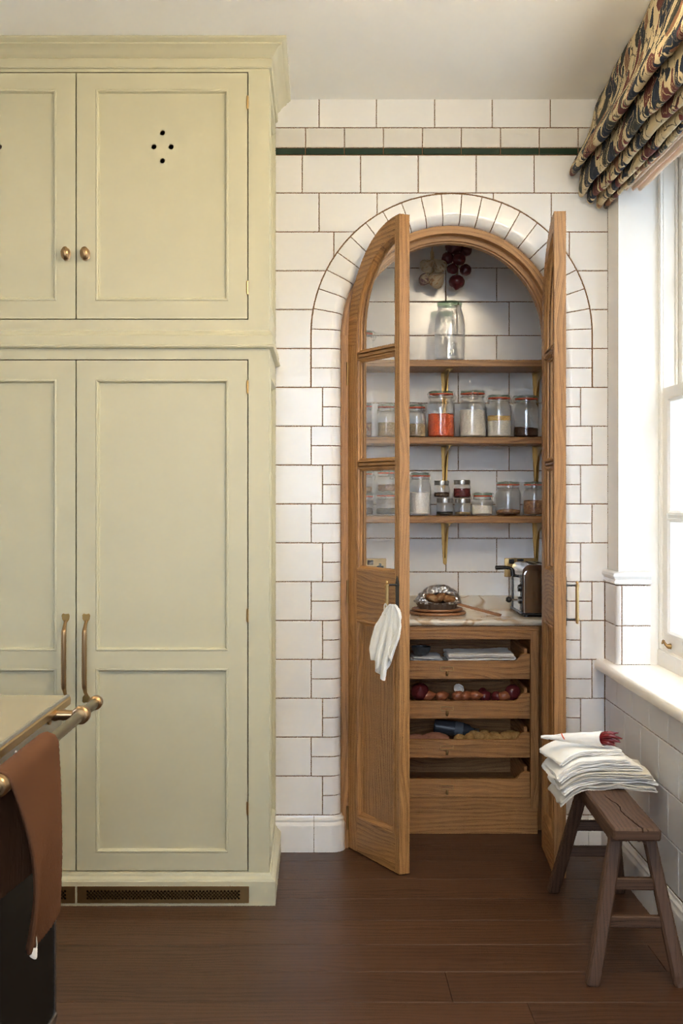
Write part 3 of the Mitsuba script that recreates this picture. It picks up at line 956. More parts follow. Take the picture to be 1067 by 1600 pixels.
# unseen warm lamps, placed to light the upper wall, cupboard top and ceiling
for i, (lx, ly) in enumerate(((0.85, -2.30), (-1.25, -2.60))):
    pk = thing('pendant_lamp', ['unseen glass globe pendant lamp, lights the upper tiled wall', 'unseen glass globe pendant lamp over the range, lights the cupboard top'][i], 'lamp')
    gl = trimesh.creation.icosphere(subdivisions=3, radius=.17)
    gl.apply_translation([lx, ly, 2.60])
    put(child(pk, 'globe'), gl, 'wall_paint', smooth=True)
    scene[f'{pk}__globe']['emitter'] = {'type': 'area', 'radiance': {'type': 'rgb', 'value': [v * LAMP * (1.05, .28)[i] for v in (1.0, .84, .61)]}}
    put(child(pk, 'stem'), tube([[lx, ly, 2.71], [lx, ly, ZC]], .006, 10), 'brass_dark', smooth=40)
    put(child(pk, 'ceiling_rose'), lathe([(0, ZC - .03), (.04, ZC - .028), (.055, ZC - .001), (0, ZC - .0005)], 24), 'brass_dark', smooth=40, M=trans(lx, ly, 0))

# ------------------------------------------------------------------ pantry: base cabinet, worktop, shelves
pc = thing('pantry_cabinet', 'oak drawer cabinet standing inside the arched pantry under the marble worktop', 'cabinet')
FY = 0.243
c0, c1, s0_, s1_ = .134, .893, .167, .860
for nm, (x0, x1, z0, z1), ax in (('rail', (s0_, s1_, .7908, .8246), 0), ('rail', (s0_, s1_, .1046, .148), 0), ('stile', (c0, s0_, .1046, .8246), 2), ('stile', (s1_, c1, .1046, .8246), 2), ('top_board', (c0 - .01, c1 + .005, .8246, .8435), 0)):
    wood(child(pc, nm), rbox(x0, x1, FY + (.012 if nm == 'top_board' else 0), FY + .03, z0, z1, .001), 'oak', ax)
wood(child(pc, 'plinth'), rbox(c0 + .008, c1 - .003, FY + .004, FY + .03, 0, .1046, .001), 'oak', 0)
wood(child(pc, 'back_panel'), box(c0, c1, .66, .675, .10, .84), 'oak', 0)
for x0, x1 in ((c0, c0 + .018), (c1 - .018, c1)):
    wood(child(pc, 'side_panel'), box(x0, x1, FY + .03, .675, .0, .84), 'oak', 1)
for x0, x1 in ((.004, c0 - .004), (c1 + .006, 1.026)):
    wood(child(pc, 'filler'), box(x0, x1, FY + .06, FY + .08, 0, .8435), 'oak', 2)
dz = [(.6307, .7024, .731), (.4696, .540, .571), (.311, .3827, .4114), (.150, .223, .2502)]
tray = []
for z0, zl, zh in dz:
    dk = child(pc, 'drawer')
    x0, x1 = s0_ + .003, s1_ - .003
    top = [(x1, z0), (x1, zh), (x1 - .030, zh), (x1 - .036, zh - .004), (x1 - .050, zl + .006), (x1 - .060, zl), (x0 + .060, zl), (x0 + .050, zl + .006), (x0 + .036, zh - .004), (x0 + .030, zh), (x0, zh), (x0, z0)]
    wood(dk, prism(Polygon(top), FY - .001, FY + .019), 'oak', 0)
    wood(child(dk, 'bottom'), box(x0 + .01, x1 - .01, FY + .019, .63, z0 + .008, z0 + .016), 'oak', 0)
    for a in (x0 + .008, x1 - .020):
        wood(child(dk, 'side'), box(a, a + .012, FY + .019, .63, z0 + .004, zh + .02), 'oak', 1)
    wood(child(dk, 'back'), box(x0 + .008, x1 - .008, .63, .642, z0 + .004, zl + .02), 'oak', 0)
    tray.append(z0 + .016)
    xm, zm = .520, z0 + .041
    fr = sbox(xm - .027, zm - .009, xm + .027, zm + .010).difference(sbox(xm - .024, zm - .006, xm + .024, zm + .007))
    put(child(dk, 'label_holder'), prism(fr, FY - .005, FY - .001), 'brass')
    kn = cat(tube([[xm, FY - .001, zm - .014], [xm, FY - .010, zm - .016]], .0035, 8), tube([[xm, FY - .008, zm - .010], [xm, FY - .012, zm - .018], [xm, FY - .009, zm - .027]], [.003, .006, .0045], 10))
    put(child(dk, 'drop_pull'), kn, 'brass_dark', smooth=45)

wk = thing('marble_worktop', 'cream marble worktop with golden veins and a low upstand inside the pantry', 'worktop')
nose = [(0, .846), (.008, .847), (.013, .853), (.014, .859), (.013, .865), (.008, .871), (0, .872), (-.45, .872), (-.45, .846)]
put(child(wk, 'slab'), lsweep(nose, [(.003, FY + .008), (1.027, FY + .008)]), 'marble', smooth=35)
put(child(wk, 'upstand'), rbox(.003, 1.027, PY - .018, PY - .0005, .8722, .932, .0015), 'marble')

SY = 0.42
shelves = []
for i, (zt, lab) in enumerate(((1.945, 'topmost oak shelf in the pantry, carrying the glass drinks dispenser'), (1.620, 'middle oak shelf in the pantry, carrying the jar of red lentils'), (1.287, 'lowest oak shelf in the pantry, above the marble worktop'))):
    sh = thing('pantry_shelf', lab, 'shelf', None)
    wood(child(sh, 'board'), rbox(.003, 1.027, SY, PY - .001, zt - .028, zt, .002), 'oak', 0)
    for bx in (.115, .558, .962):
        bk = child(sh, 'bracket')
        zb = zt - .0285
        pl = Polygon([(bx - .018, zb), (bx - .016, zb - .03), (bx - .008, zb - .185), (bx, zb - .192), (bx + .008, zb - .185), (bx + .016, zb - .03), (bx + .018, zb)])
        web = Polygon([(PY - .002, zb), (PY - .002, zb - .17), (PY - .012, zb - .15), (PY - .03, zb - .09), (PY - .07, zb - .045), (PY - .13, zb - .022), (PY - .20, zb - .012), (PY - .20, zb)])
        put(bk, cat(prism(pl, PY - .006, PY - .0008), prism(web, bx - .0035, bx + .0035, 'yz'), box(bx - .013, bx + .013, PY - .20, PY - .006, zb - .004, zb - .0002)), 'old_brass')
    shelves.append(zt)


# ------------------------------------------------------------------ jars
def grains(mesh, cols, seed, w=None):
    r = np.random.default_rng(seed)
    cols = np.asarray(cols, float)
    k = r.choice(len(cols), size=len(mesh.vertices), p=w)
    return cols[k] * r.uniform(.85, 1.1, (len(k), 1))


def put_grains(key, mesh, cols, seed, gloss=False, M=None, w=None):
    c = grains(mesh, cols, seed, w)
    if M is not None:
        mesh = mesh.copy(); mesh.apply_transform(M)
    scene[key] = mikit.ply(mesh, 'vc_gloss' if gloss else 'vc_matte', True, color=np.clip(c, 0, 1))


def fill_mesh(R, z0, z1, seed, bump=.002, tilt=0.0, n=56):
    r = np.random.default_rng(seed)
    rows = max(4, int((z1 - z0) / .0032))
    prof = [(R * .5, z0), (R * .94, z0 + .0008), (R, z0 + .005)] + [(R, z) for z in np.linspace(z0 + .008, z1 - .003, rows)] + [(R * f, z1) for f in (.97, .85, .7, .55, .4, .25, .12, .01)]
    m = lathe(prof, n)
    v = np.array(m.vertices)
    top = v[:, 2] > z1 - .02
    v[:, 2] += np.where(top, (meshkit.fbm(v * 55 + seed, 3, seed) - .5) * bump * 4 + tilt * v[:, 0], 0)
    v[:, :2] += (r.random((len(v), 2)) - .5) * .0007
    m = trimesh.Trimesh(v, m.faces, process=False)
    trimesh.repair.fix_normals(m)
    return m


CREAM = [(.74, .70, .60), (.78, .74, .65)]
CONT = {'flour': CREAM, 'sugar': [(.78, .76, .72), (.72, .70, .66)], 'lentil': [(.72, .13, .04), (.60, .085, .03), (.78, .19, .07)], 'oats': [(.44, .33, .19), (.56, .44, .27), (.33, .23, .12)],
        'brown': [(.060, .022, .010), (.085, .034, .016)], 'seeds': [(.12, .06, .035), (.25, .16, .09), (.05, .03, .02)], 'beans': [(.12, .018, .016), (.20, .035, .03), (.07, .01, .01)],
        'brownlentil': [(.36, .16, .065), (.22, .09, .04), (.46, .24, .11)], 'herb': [(.03, .03, .026), (.07, .065, .055)], 'pasta': [(.62, .40, .13), (.70, .50, .20)], 'mixed': [(.30, .12, .07), (.45, .33, .2), (.2, .12, .08)]}


def glass_wall(outer, inner, n=40):
    m = lathe(list(outer) + list(inner)[::-1], n)
    m.merge_vertices()
    m.update_faces(m.nondegenerate_faces())
    trimesh.repair.fix_normals(m)
    return m


def clip_jar(x, y, z, R, H, fill, what, label, rot=0.0, group='clip-top glass jars on the pantry shelves', topping=None, tilt=0.0):
    j = thing('clip_jar', label, 'jar', group)
    s = len(labels)
    M = trans(x, y, z, rot)
    zl = H - .014                                             # underside of the lid
    rn = R * .80
    prof = [(0, .0025), (R * .80, .0015), (R * .93, .002), (R, .010), (R * 1.0, .018), (R, zl * .70), (R * .985, zl * .76), (R * .93, zl * .815), (R * .85, zl * .855), (rn, zl * .88), (rn, zl * .93), (rn + .003, zl * .935), (rn + .003, zl * .96), (rn, zl * .965), (rn, zl)]
    body = glass_wall(prof, [(0, .0055), (R * .86, .0055), (R - .0042, .013)] + [(r_ - .0034, z_) for r_, z_ in prof[5:]])
    put(child(j, 'body'), body, 'jar_glass', smooth=45, M=M)
    inner = [(0, .006), (R * .86, .006), (R - .004, .014), (R - .0035, zl * .70), (R * .985 - .0035, zl * .76), (R * .93 - .003, zl * .815), (R * .85 - .003, zl * .855), (rn - .003, zl * .88), (rn - .003, zl)]
    put(child(j, 'seal'), lathe([(rn - .002, zl - .0005), (rn + .0045, zl), (rn + .0052, zl + .002), (rn + .0045, zl + .0045), (rn - .002, zl + .0048)], 36), 'red_rubber', smooth=40, M=M)
    put(child(j, 'lid'), lathe([(0, zl + .006), (rn - .004, zl + .0052), (rn + .004, zl + .005), (rn + .005, zl + .009), (rn + .003, zl + .0135), (rn - .006, zl + .0145), (rn - .010, zl + .012), (0, zl + .0115)], 36), 'lid_glass', smooth=40, M=M)
    wire = []
    a = np.linspace(0, 2 * math.pi, 33)
    wire.append(tube(np.column_stack([(rn + .0045) * np.cos(a), (rn + .0045) * np.sin(a), np.full(33, zl - .012)]), .0011, 6, cap=False))
    for sg in (-1, 1):
        wire.append(tube(spline([[rn + .004, sg * .012, zl - .012], [rn + .011, sg * .012, zl - .002], [rn + .010, sg * .011, zl + .012], [rn - .002, sg * .007, zl + .016], [rn * .3, sg * .003, zl + .0165]], 14), .0011, 6))
        wire.append(tube(spline([[-rn - .004, sg * .010, zl - .012], [-rn - .009, sg * .010, zl + .004], [-rn + .006, sg * .008, zl + .0155], [-rn * .4, sg * .004, zl + .0165]], 12), .0011, 6))
        wire.append(tube(spline([[rn + .008, sg * .009, zl + .002], [rn + .018, sg * .010, zl - .008], [rn + .014, sg * .009, zl - .024]], 10), .0011, 6))
    wire.append(tube([[rn + .014, -.009, zl - .024], [rn + .014, .009, zl - .024]], .0012, 6))
    put(child(j, 'wire_clip'), cat(*wire), 'steel', smooth=50, M=M)
    if fill > 0:
        zf = .007 + (zl * .74 - .007) * min(fill, 1.0)
        put_grains(child(j, 'contents'), fill_mesh(R - .0052, .0072, zf, s, tilt=tilt), CONT[what], s, M=M)
        if topping:
            put_grains(child(j, 'topping'), fill_mesh(R - .0052, zf - .004, zf + topping[1], s + 1, bump=.004), CONT[topping[0]], s + 3, M=M)
    return j


def screw_jar(x, y, z, R, H, fill, what, label):
    j = thing('screw_jar', label, 'jar', 'small screw-top jars stacked in two columns')
    s = len(labels)
    M = trans(x, y, z)
    zl = H - .016
    so = [(0, .002), (R * .85, .0015), (R, .008), (R, zl * .72), (R * .95, zl * .84), (R * .84, zl * .93), (R * .84, zl)]
    put(child(j, 'body'), glass_wall(so, [(0, .0045), (R * .8, .0045), (R - .003, .010)] + [(r_ - .0026, z_) for r_, z_ in so[3:]], 32), 'jar_glass', smooth=45, M=M)
    put(child(j, 'lid'), lathe([(R * .84, zl - .004), (R * .90, zl - .004), (R * .91, zl), (R * .91, zl + .013), (R * .88, zl + .0155), (0, zl + .0155)], 36), 'steel', smooth=35, M=M)
    if fill > 0:
        put_grains(child(j, 'contents'), fill_mesh(R - .0042, .0055, .0055 + zl * .8 * fill, s, n=40), CONT[what], s, M=M)
    return j


JX = lambda p: (p - 498) * 0.002745
z1, z2, z3 = shelves
yj = .535
clip_jar(JX(567.5), yj, z2, .040, .148, .62, 'mixed', 'clip-top jar of mixed brown grains seen at the left edge of the middle glass pane', 1.9)
clip_jar(JX(604), yj, z2, .041, .145, .66, 'oats', 'clip-top jar of pale oats seen through the middle glass pane of the left door', 2.2)
clip_jar(JX(651.5), yj, z2, .040, .143, .62, 'oats', 'clip-top jar of beige grains half hidden by the left door edge, on the middle shelf', -.9)
clip_jar(JX(689), yj, z2, .0595, .200, .74, 'lentil', 'large clip-top jar of bright red lentils on the middle shelf', .25)
clip_jar(JX(738.5), yj, z2, .0590, .202, .86, 'flour', 'large clip-top jar nearly full of cream flour on the middle shelf', -1.5)
clip_jar(JX(780), yj, z2, .0545, .183, .58, 'flour', 'clip-top jar of white flour topped with golden flakes on the middle shelf', .2, topping=('pasta', .018))
clip_jar(JX(822.5), yj, z2, .0550, .180, .33, 'brown', 'clip-top jar one third full of dark brown sugar, right end of the middle shelf', 3.0, tilt=.06)
clip_jar(JX(569), yj, z3, .043, .095, .5, 'herb', 'lower clip-top jar of the stack at the left edge of the lowest glass pane')
clip_jar(JX(568), yj, z3 + .0965, .041, .095, .4, 'oats', 'upper clip-top jar of the stack at the left edge of the lowest glass pane')
clip_jar(JX(604), yj, z3, .047, .098, .45, 'herb', 'squat clip-top jar of dark herbs, bottom of the stack behind the lowest pane', 1.2)
clip_jar(JX(605), yj, z3 + .0995, .045, .096, .5, 'mixed', 'squat clip-top jar of reddish grains, top of the stack behind the lowest pane', -1.2)
clip_jar(JX(656.5), yj, z3, .047, .183, .80, 'sugar', 'tall clip-top jar of white sugar beside the left door edge, on the lowest shelf', 3.6)
screw_jar(JX(695), yj, z3, .038, .076, .25, 'herb', 'screw-top jar with a little dark spice, bottom of the left-hand stacked pair')
screw_jar(JX(690), yj, z3 + .0765, .035, .075, .4, 'seeds', 'screw-top jar of dark seeds, top of the left-hand stacked pair')
screw_jar(JX(723), yj, z3, .037, .075, .22, 'oats', 'screw-top jar with a thin layer of grains, bottom of the right-hand stacked pair')
screw_jar(JX(722), yj, z3 + .0755, .039, .079, .72, 'beans', 'screw-top jar of dark red beans, top of the right-hand stacked pair')
clip_jar(JX(753.5), yj, z3, .0475, .097, .72, 'flour', 'squat clip-top jar of white flour on the lowest shelf', .3)
clip_jar(JX(794), yj, z3, .0555, .145, .18, 'brownlentil', 'wide clip-top jar with a shallow sloping layer of brown seeds, on the lowest shelf', 1.6, tilt=-.13)
clip_jar(JX(835), yj, z3, .0500, .145, .66, 'brownlentil', 'clip-top jar of orange brown lentils on the right end of the lowest shelf', 1.4)
clip_jar(JX(571), yj, z1, .033, .135, .0, 'flour', 'empty clip-top jar behind the arched top pane of the left door', .4)

dj = thing('drinks_dispenser', 'tall clear glass drinks dispenser jar with a metal tap on the top shelf', 'dispenser')
M = trans(JX(703), .55, z1)
R, H = .0665, .262
so = [(0, .003), (R * .8, .002), (R * .95, .003), (R, .012), (R * 1.005, .1), (R, .155), (R * .96, .185), (R * .86, .212), (R * .78, .226), (R * .755, .236), (R * .755, .244)]
put(child(dj, 'body'), glass_wall(so, [(0, .008), (R * .84, .008), (R - .005, .016)] + [(r_ - .004, z_) for r_, z_ in so[4:]], 48), 'jar_glass', smooth=45, M=M)
put(child(dj, 'lid'), lathe([(0, .243), (R * .74, .243), (R * .80, .245), (R * .80, .257), (R * .76, .262), (0, .262)], 40), 'lid_glass', smooth=40, M=M)
tap = cat(tube([[0, -R - .001, .042], [0, -R - .022, .042]], .007, 12), tube([[0, -R + .002, .042], [0, -R - .004, .042]], .012, 16), tube([[0, -R - .018, .046], [0, -R - .022, .035], [0, -R - .022, .024]], [.006, .0055, .005], 12), tube(spline([[0, -R - .018, .046], [.002, -R - .019, .060], [.008, -R - .022, .078]], 8), [.004] * 4 + [.003] * 4, 10))
put(child(dj, 'tap'), tap, 'chrome', smooth=45, M=M)

# ------------------------------------------------------------------ garlic and onions hung under the arch
YH = .60
BX = lambda p: (p - 498) * (4.85 + YH) / 1959.6
BZ = lambda p: 1.386 + (770 - p) * (4.85 + YH) / 1959.6


def garlic_bulb(seed, r, purple):
    m = trimesh.creation.icosphere(subdivisions=4)
    v = np.array(m.vertices)
    th = np.arctan2(v[:, 1], v[:, 0])
    lob = 1 + .09 * np.abs(np.cos(th * 4.0 + seed)) * np.sqrt(np.clip(1 - v[:, 2] ** 2, 0, 1))
    z = v[:, 2].copy()
    v *= lob[:, None]
    v[:, 2] = z * .82 + np.clip(z - .55, 0, 1) ** 1.2 * 1.5
    v[:, :2] *= (1 - .55 * np.clip(z - .6, 0, 1) / .4)[:, None]
    v += .03 * (meshkit.fbm(v * 3 + seed, 3, seed) - .5)[:, None] * v
    c = np.array([.50, .41, .28]) * np.ones((len(v), 1))
    st = meshkit.fbm(np.column_stack([th * 5, z * 1.5, np.full(len(z), seed)]), 3, seed)
    c = c * (.75 + .5 * st[:, None])
    pur = np.clip((st - (.40 if purple else .55)) * 6, 0, 1)[:, None]
    c = c * (1 - pur) + np.array([.20, .12, .13] if purple else [.30, .16, .07]) * pur
    return trimesh.Trimesh(v * r, m.faces, process=False), c


gb = thing('garlic_braid', 'braid of pale garlic bulbs hanging at the top of the pantry', 'garlic')
ga = np.array([BX(676), YH, BZ(384)])
put_w = tube(spline([[BX(675.5), YH, 2.659], [BX(675.5), YH, BZ(378)], [BX(675), YH, BZ(395)], [BX(676), YH + .005, BZ(412)], [BX(674), YH + .01, BZ(430)]], 20), np.concatenate([np.full(9, .003), np.linspace(.008, .010, 11)]), 10)
put_grains(child(gb, 'stem'), put_w, [(.42, .29, .14), (.50, .36, .19)], 3)
for i, (bx, bz, r, tx, ty, pu) in enumerate(((665.5, 417.5, 11, .9, .4, 0), (687, 418, 11.5, -.7, .5, 0), (662, 437, 9.5, 1.9, .3, 1), (680, 440, 12.5, .15, -.5, 0))):
    m, c = garlic_bulb(i + 2, r * .00278, pu)
    Mr = trimesh.transformations.euler_matrix(.5 - ty, tx, .3 * i)
    Mr[:3, 3] = [BX(bx), YH - .012 - .006 * (i == 3), BZ(bz)]
    m.apply_transform(Mr)
    scene[child(gb, 'bulb')] = mikit.ply(m, 'vc_matte', True, color=np.clip(c, 0, 1))


def onion(seed, r, base, gloss=True, tip=.35):
    m = trimesh.creation.icosphere(subdivisions=3)
    v = np.array(m.vertices)
    z = v[:, 2].copy()
    th = np.arctan2(v[:, 1], v[:, 0])
    v[:, 2] = z * .88 + np.clip(z - .7, 0, 1) ** 1.0 * tip * 2.2 - np.clip(-z - .8, 0, 1) * -.4
    v[:, :2] *= (1 - .6 * np.clip(z - .72, 0, 1) / .28)[:, None]
    v *= (1 + .06 * (meshkit.fbm(v * 2 + seed, 2, seed) - .5))[:, None]
    st = meshkit.noise(np.column_stack([th * 7, z * .6, np.full(len(z), seed)]), seed)
    c = np.asarray(base) * (.7 + .6 * st[:, None])
    return trimesh.Trimesh(v * r, m.faces, process=False), c


def put_onion(key, seed, r, base, loc, rx=0.0, ry=0.0, rz=0.0):
    m, c = onion(seed, r, base)
    Mr = trimesh.transformations.euler_matrix(rx, ry, rz)
    Mr[:3, 3] = loc
    m.apply_transform(Mr)
    scene[key] = mikit.ply(m, 'vc_gloss', True, color=np.clip(c, 0, 1))
    return key


RED = (.085, .012, .016)
ob = thing('onion_string', 'string of dark red onions hanging at the top of the pantry', 'onions')
put_grains(child(ob, 'cord'), tube([[BX(716), YH + .015, 2.659], [BX(716), YH + .015, BZ(360)], [BX(716), YH + .01, BZ(400)], [BX(714), YH + .01, BZ(440)]], .005, 8), [(.30, .2, .1), (.25, .15, .08)], 4)
for i, (bx, bz, r, dy) in enumerate(((708, 386, 13, -.01), (728, 391, 9.5, 0), (699, 404, 9.5, -.012), (716, 407, 10.5, -.03), (706, 422, 9, -.02), (727, 422, 9.5, -.005), (713, 441, 12.5, -.012))):
    put_onion(child(ob, 'onion'), i + 20, r * .00278, RED, [BX(bx), YH + dy, BZ(bz)], [2.6, 2.2, -1.2, .6, .3, 2.4, 3.0][i], [.4, 1.3, -.9, .3, .2, .6, .1][i])

# ------------------------------------------------------------------ on the worktop
ZW = .872
CXp = lambda p, y: (p - 498) * (4.85 + y) / 1959.6
board = thing('serving_board', 'pair of round wooden plates carrying the foil wrapped bake', 'plate')
yb_ = .46
cxb = CXp(683, yb_)
for i, (r, z0, h) in enumerate(((.122, ZW + .0003, .014), (.108, ZW + .0145, .013))):
    m = lathe([(0, 0), (r * .8, 0), (r * .97, .003), (r, .008), (r * .985, h), (r * .93, h), (r * .9, h - .003), (0, h - .003)], 56)
    trimesh.repair.fix_normals(m)
    wood(child(board, 'plate'), m, 'beech', 0, M=trans(cxb, yb_, z0), smooth=30)
ck = thing('foil_bake', 'crumpled foil parcel open over a baked loaf in a fluted tin', 'food')
zt_ = ZW + .0245
a = np.linspace(0, 2 * math.pi, 121)[:-1]
fl_ = lambda r, z, k: np.column_stack([(r + k * np.abs(np.cos(a * 8)) * r) * np.cos(a), (r + k * np.abs(np.cos(a * 8)) * r) * np.sin(a), np.full(120, z)])
m = loft([fl_(.001, 0, 0), fl_(.072, 0, .05), fl_(.086, .03, .10), fl_(.084, .03, .10), fl_(.07, .006, .05)])
put(child(ck, 'tin'), m, 'tin', smooth=50, M=trans(cxb + .0, yb_, zt_))
fo = blob(1, 5, 5, .18, 2.2, (.094, .09, .075))
v = np.array(fo.vertices)
rr_ = np.random.default_rng(4)
n1 = meshkit.noise(v * 120, 3) - .5
n2 = meshkit.noise(v * 300, 8) - .5
d_ = v / np.linalg.norm(v, axis=1, keepdims=True)
v = v + d_ * (n1 * .014 + n2 * .006)[:, None]
opening = ((v[:, 0] / .06) ** 2 + ((v[:, 2] - .028) / .020) ** 2 < 1) & (v[:, 1] < 0)
keep = ~(opening[fo.faces].any(1)) & (v[fo.faces][:, :, 2].min(1) > .001)
fo = trimesh.Trimesh(v, fo.faces[keep], process=False)
put(child(ck, 'foil'), fo, 'foil', M=trans(cxb + .004, yb_, zt_ + .022))
for i, (dx, dz_, ry, w_) in enumerate(((-.028, .030, .35, .034), (.006, .034, -.5, .026), (.040, .028, .1, .030))):
    m = blob(1, 30 + i, 3, .12, 2.0, (w_, .03, .018))
    c = meshkit.fbm(np.array(m.vertices) * 60, 3, i)
    col = np.where((c > .55)[:, None], np.array([.36, .22, .11]), np.array([.27, .12, .045])) * (.8 + .4 * c[:, None])
    Mr = trimesh.transformations.euler_matrix(0, ry, 0); Mr[:3, 3] = [cxb + dx + .004, yb_ - .045, zt_ + .022 + dz_ - .005]
    m.apply_transform(Mr)
    scene[child(ck, 'slice')] = mikit.ply(m, 'vc_matte', True, color=col)
sp = thing('wooden_spatula', 'wooden cake slice leaning from the plates to the marble', 'spatula')
p0, p1 = np.array([CXp(715, .43), .43, ZW + .046]), np.array([CXp(781, .36), .35, ZW + .006])
d0 = (p1 - p0) / np.linalg.norm(p1 - p0)
s_ = np.array([-d0[1], d0[0], 0]); s_ /= np.linalg.norm(s_)
L_ = np.linalg.norm(p1 - p0)
pol = Polygon([(0, -.009), (L_ * .5, -.012), (L_, -.016), (L_, .016), (L_ * .5, .012), (0, .009)])
wood(child(sp, 'blade'), prism(pol, -.004, .004, 'xy'), 'beech', 0, M=frame_M(p0, d0, s_, np.cross(d0, s_)))

ts = thing('toaster', 'chrome toaster with black controls at the right end of the marble worktop', 'toaster')
ty0, ty1, tx0, tx1 = .335, .62, .842, 1.005
prof2 = sbox(tx0 + .03, ZW + .02, tx1 - .03, ZW + .185).buffer(.03, 10)
prof2 = prof2.intersection(sbox(tx0, ZW + .016, tx1, ZW + .3))
put(child(ts, 'body'), prism(prof2, ty0, ty1), 'chrome', smooth=30)
endp = sbox(tx0 + .03, ZW + .02, tx1 - .03, ZW + .172).buffer(.022, 10).intersection(sbox(tx0, ZW + .018, tx1, ZW + .3))
for y0, y1 in ((ty0 - .012, ty0 + .001), (ty1 - .001, ty1 + .012)):
    put(child(ts, 'end_panel'), prism(endp, y0, y1), 'chrome', smooth=30)
put(child(ts, 'base'), rbox(tx0 - .006, tx1 + .004, ty0 - .008, ty1 + .008, ZW + .008, ZW + .019, .003), 'black_plastic')
for fx in (tx0 + .02, tx1 - .02):
    for fy in (ty0 + .02, ty1 - .02):
        put(child(ts, 'foot'), tube([[fx, fy, ZW], [fx, fy, ZW + .010]], .011, 12), 'black_plastic', smooth=40)
for z, y in ((ZW + .118, ty0 + .03), (ZW + .068, ty0 + .02)):
    put(child(ts, 'dial'), tube([[tx0 + .001, y, z], [tx0 - .014, y, z]], [.016, .014], 18), 'black_plastic', smooth=40)
put(child(ts, 'side_strip'), rbox(tx0 - .003, tx0 + .004, ty0 + .004, ty0 + .05, ZW + .02, ZW + .165, .002), 'black_plastic')
put(child(ts, 'side_strip'), (rbox(tx0 - .003, tx0 + .004, ty1 - .04, ty1 - .004, ZW + .02, ZW + .165, .002)), 'black_plastic')
put(child(ts, 'lever'), cat(tube([[tx0, ty0 + .03, ZW + .068], [tx0 - .048, ty0 + .03, ZW + .070]], .0035, 10)), 'chrome', smooth=40)
kb = trimesh.creation.icosphere(subdivisions=3, radius=.0125); kb.apply_translation([tx0 - .052, ty0 + .03, ZW + .070])
put(child(ts, 'lever_knob'), kb, 'black_plastic', smooth=True)
put(child(ts, 'slot'), cat(box(tx0 + .045, tx0 + .068, ty0 + .03, ty1 - .03, ZW + .2145, ZW + .2155), box(tx0 + .09, tx0 + .113, ty0 + .03, ty1 - .03, ZW + .2145, ZW + .2155)), 'black_metal')  # dark strips laid on top stand in for the shade inside the slots
put(child(ts, 'carrying_handle'), cat(tube(spline([[CXp(801, .42), .42, ZW + .165], [CXp(800.5, .42), .42, ZW + .185], [CXp(798, .42), .42, ZW + .196], [CXp(790, .42), .42, ZW + .200], [CXp(774, .42), .42, ZW + .199]], 18), np.interp(np.linspace(0, 1, 18), [0, .3, .5, 1], [.010, .009, .006, .0085]), 12), tube([[CXp(801, .42), .42, ZW + .168], [tx0 + .02, .42, ZW + .160]], .006, 10)), 'black_plastic', smooth=45)

for x0, x1, zz0, zz1, lab, kind in ((CXp(788, .7), CXp(838, .7), 1.014, 1.097, 'brass double wall socket behind the toaster', 1), (CXp(570, .7), CXp(603.5, .7), 1.037, 1.096, 'brass wall socket seen through the lowest glass pane of the left door', 0)):
    so = thing('wall_socket', lab, 'socket')
    put(child(so, 'plate'), rbox(x0, x1, PY - .005, PY - .0002, zz0, zz1, .0015), 'brass')
    w_ = x1 - x0
    for f0, f1, g0, g1 in ((.12, .40, .52, .86), (.55, .88, .30, .44), (.66, .77, .18, .62)) if kind == 0 else ((.40, .60, .70, .95), (.14, .30, .70, .95), (.66, .9, .3, .5)):
        put(child(so, 'rocker'), rbox(x0 + w_ * f0, x0 + w_ * f1, PY - .0085, PY - .0045, zz0 + (zz1 - zz0) * g0, zz0 + (zz1 - zz0) * g1, .0015), 'black_plastic')


# ------------------------------------------------------------------ folded cloths, and what lies in the drawers
def folded(w, d, layers, lt, seed, droop=None, wob=.0035):
    """A cloth folded back and forth: the fold line runs along y, w wide in x."""
    path = []
    for k in range(layers):
        z = k * lt
        xs = np.linspace(0, w, 16)
        xs = xs if k % 2 == 0 else xs[::-1]
        path += [(x, z) for x in xs[(1 if k else 0):-1]] if k < layers - 1 else [(x, z) for x in xs[1:]]
        if k < layers - 1:
            e = w if k % 2 == 0 else 0
            s = 1 if k % 2 == 0 else -1
            path += [(e + s * lt * .55 * math.sin(t), z + lt / 2 - lt / 2 * math.cos(t)) for t in np.linspace(.3, math.pi - .3, 4)]
    p = np.array(path)
    ny = 22
    P = np.zeros((len(p), ny, 3))
    for j, y in enumerate(np.linspace(0, d, ny)):
        P[:, j, 0], P[:, j, 1], P[:, j, 2] = p[:, 0], y, p[:, 1]
    flat = P.reshape(-1, 3)
    q = flat * np.array([16, 16, 0]) + seed * 5.1
    n1 = meshkit.fbm(q, 3, seed) - .5
    q2 = flat * np.array([14, 14, 160]) + seed
    n2, n3, n4 = (meshkit.fbm(q2 + 31 * i, 2, seed + i) - .5 for i in (1, 2, 3))
    flat = flat + np.column_stack([n3 * .014, n4 * .014, n1 * wob * 2 + n2 * lt * .5])
    P = flat.reshape(P.shape)
    if droop:
        P = droop(P)
    return sheet(P, lt * .55)


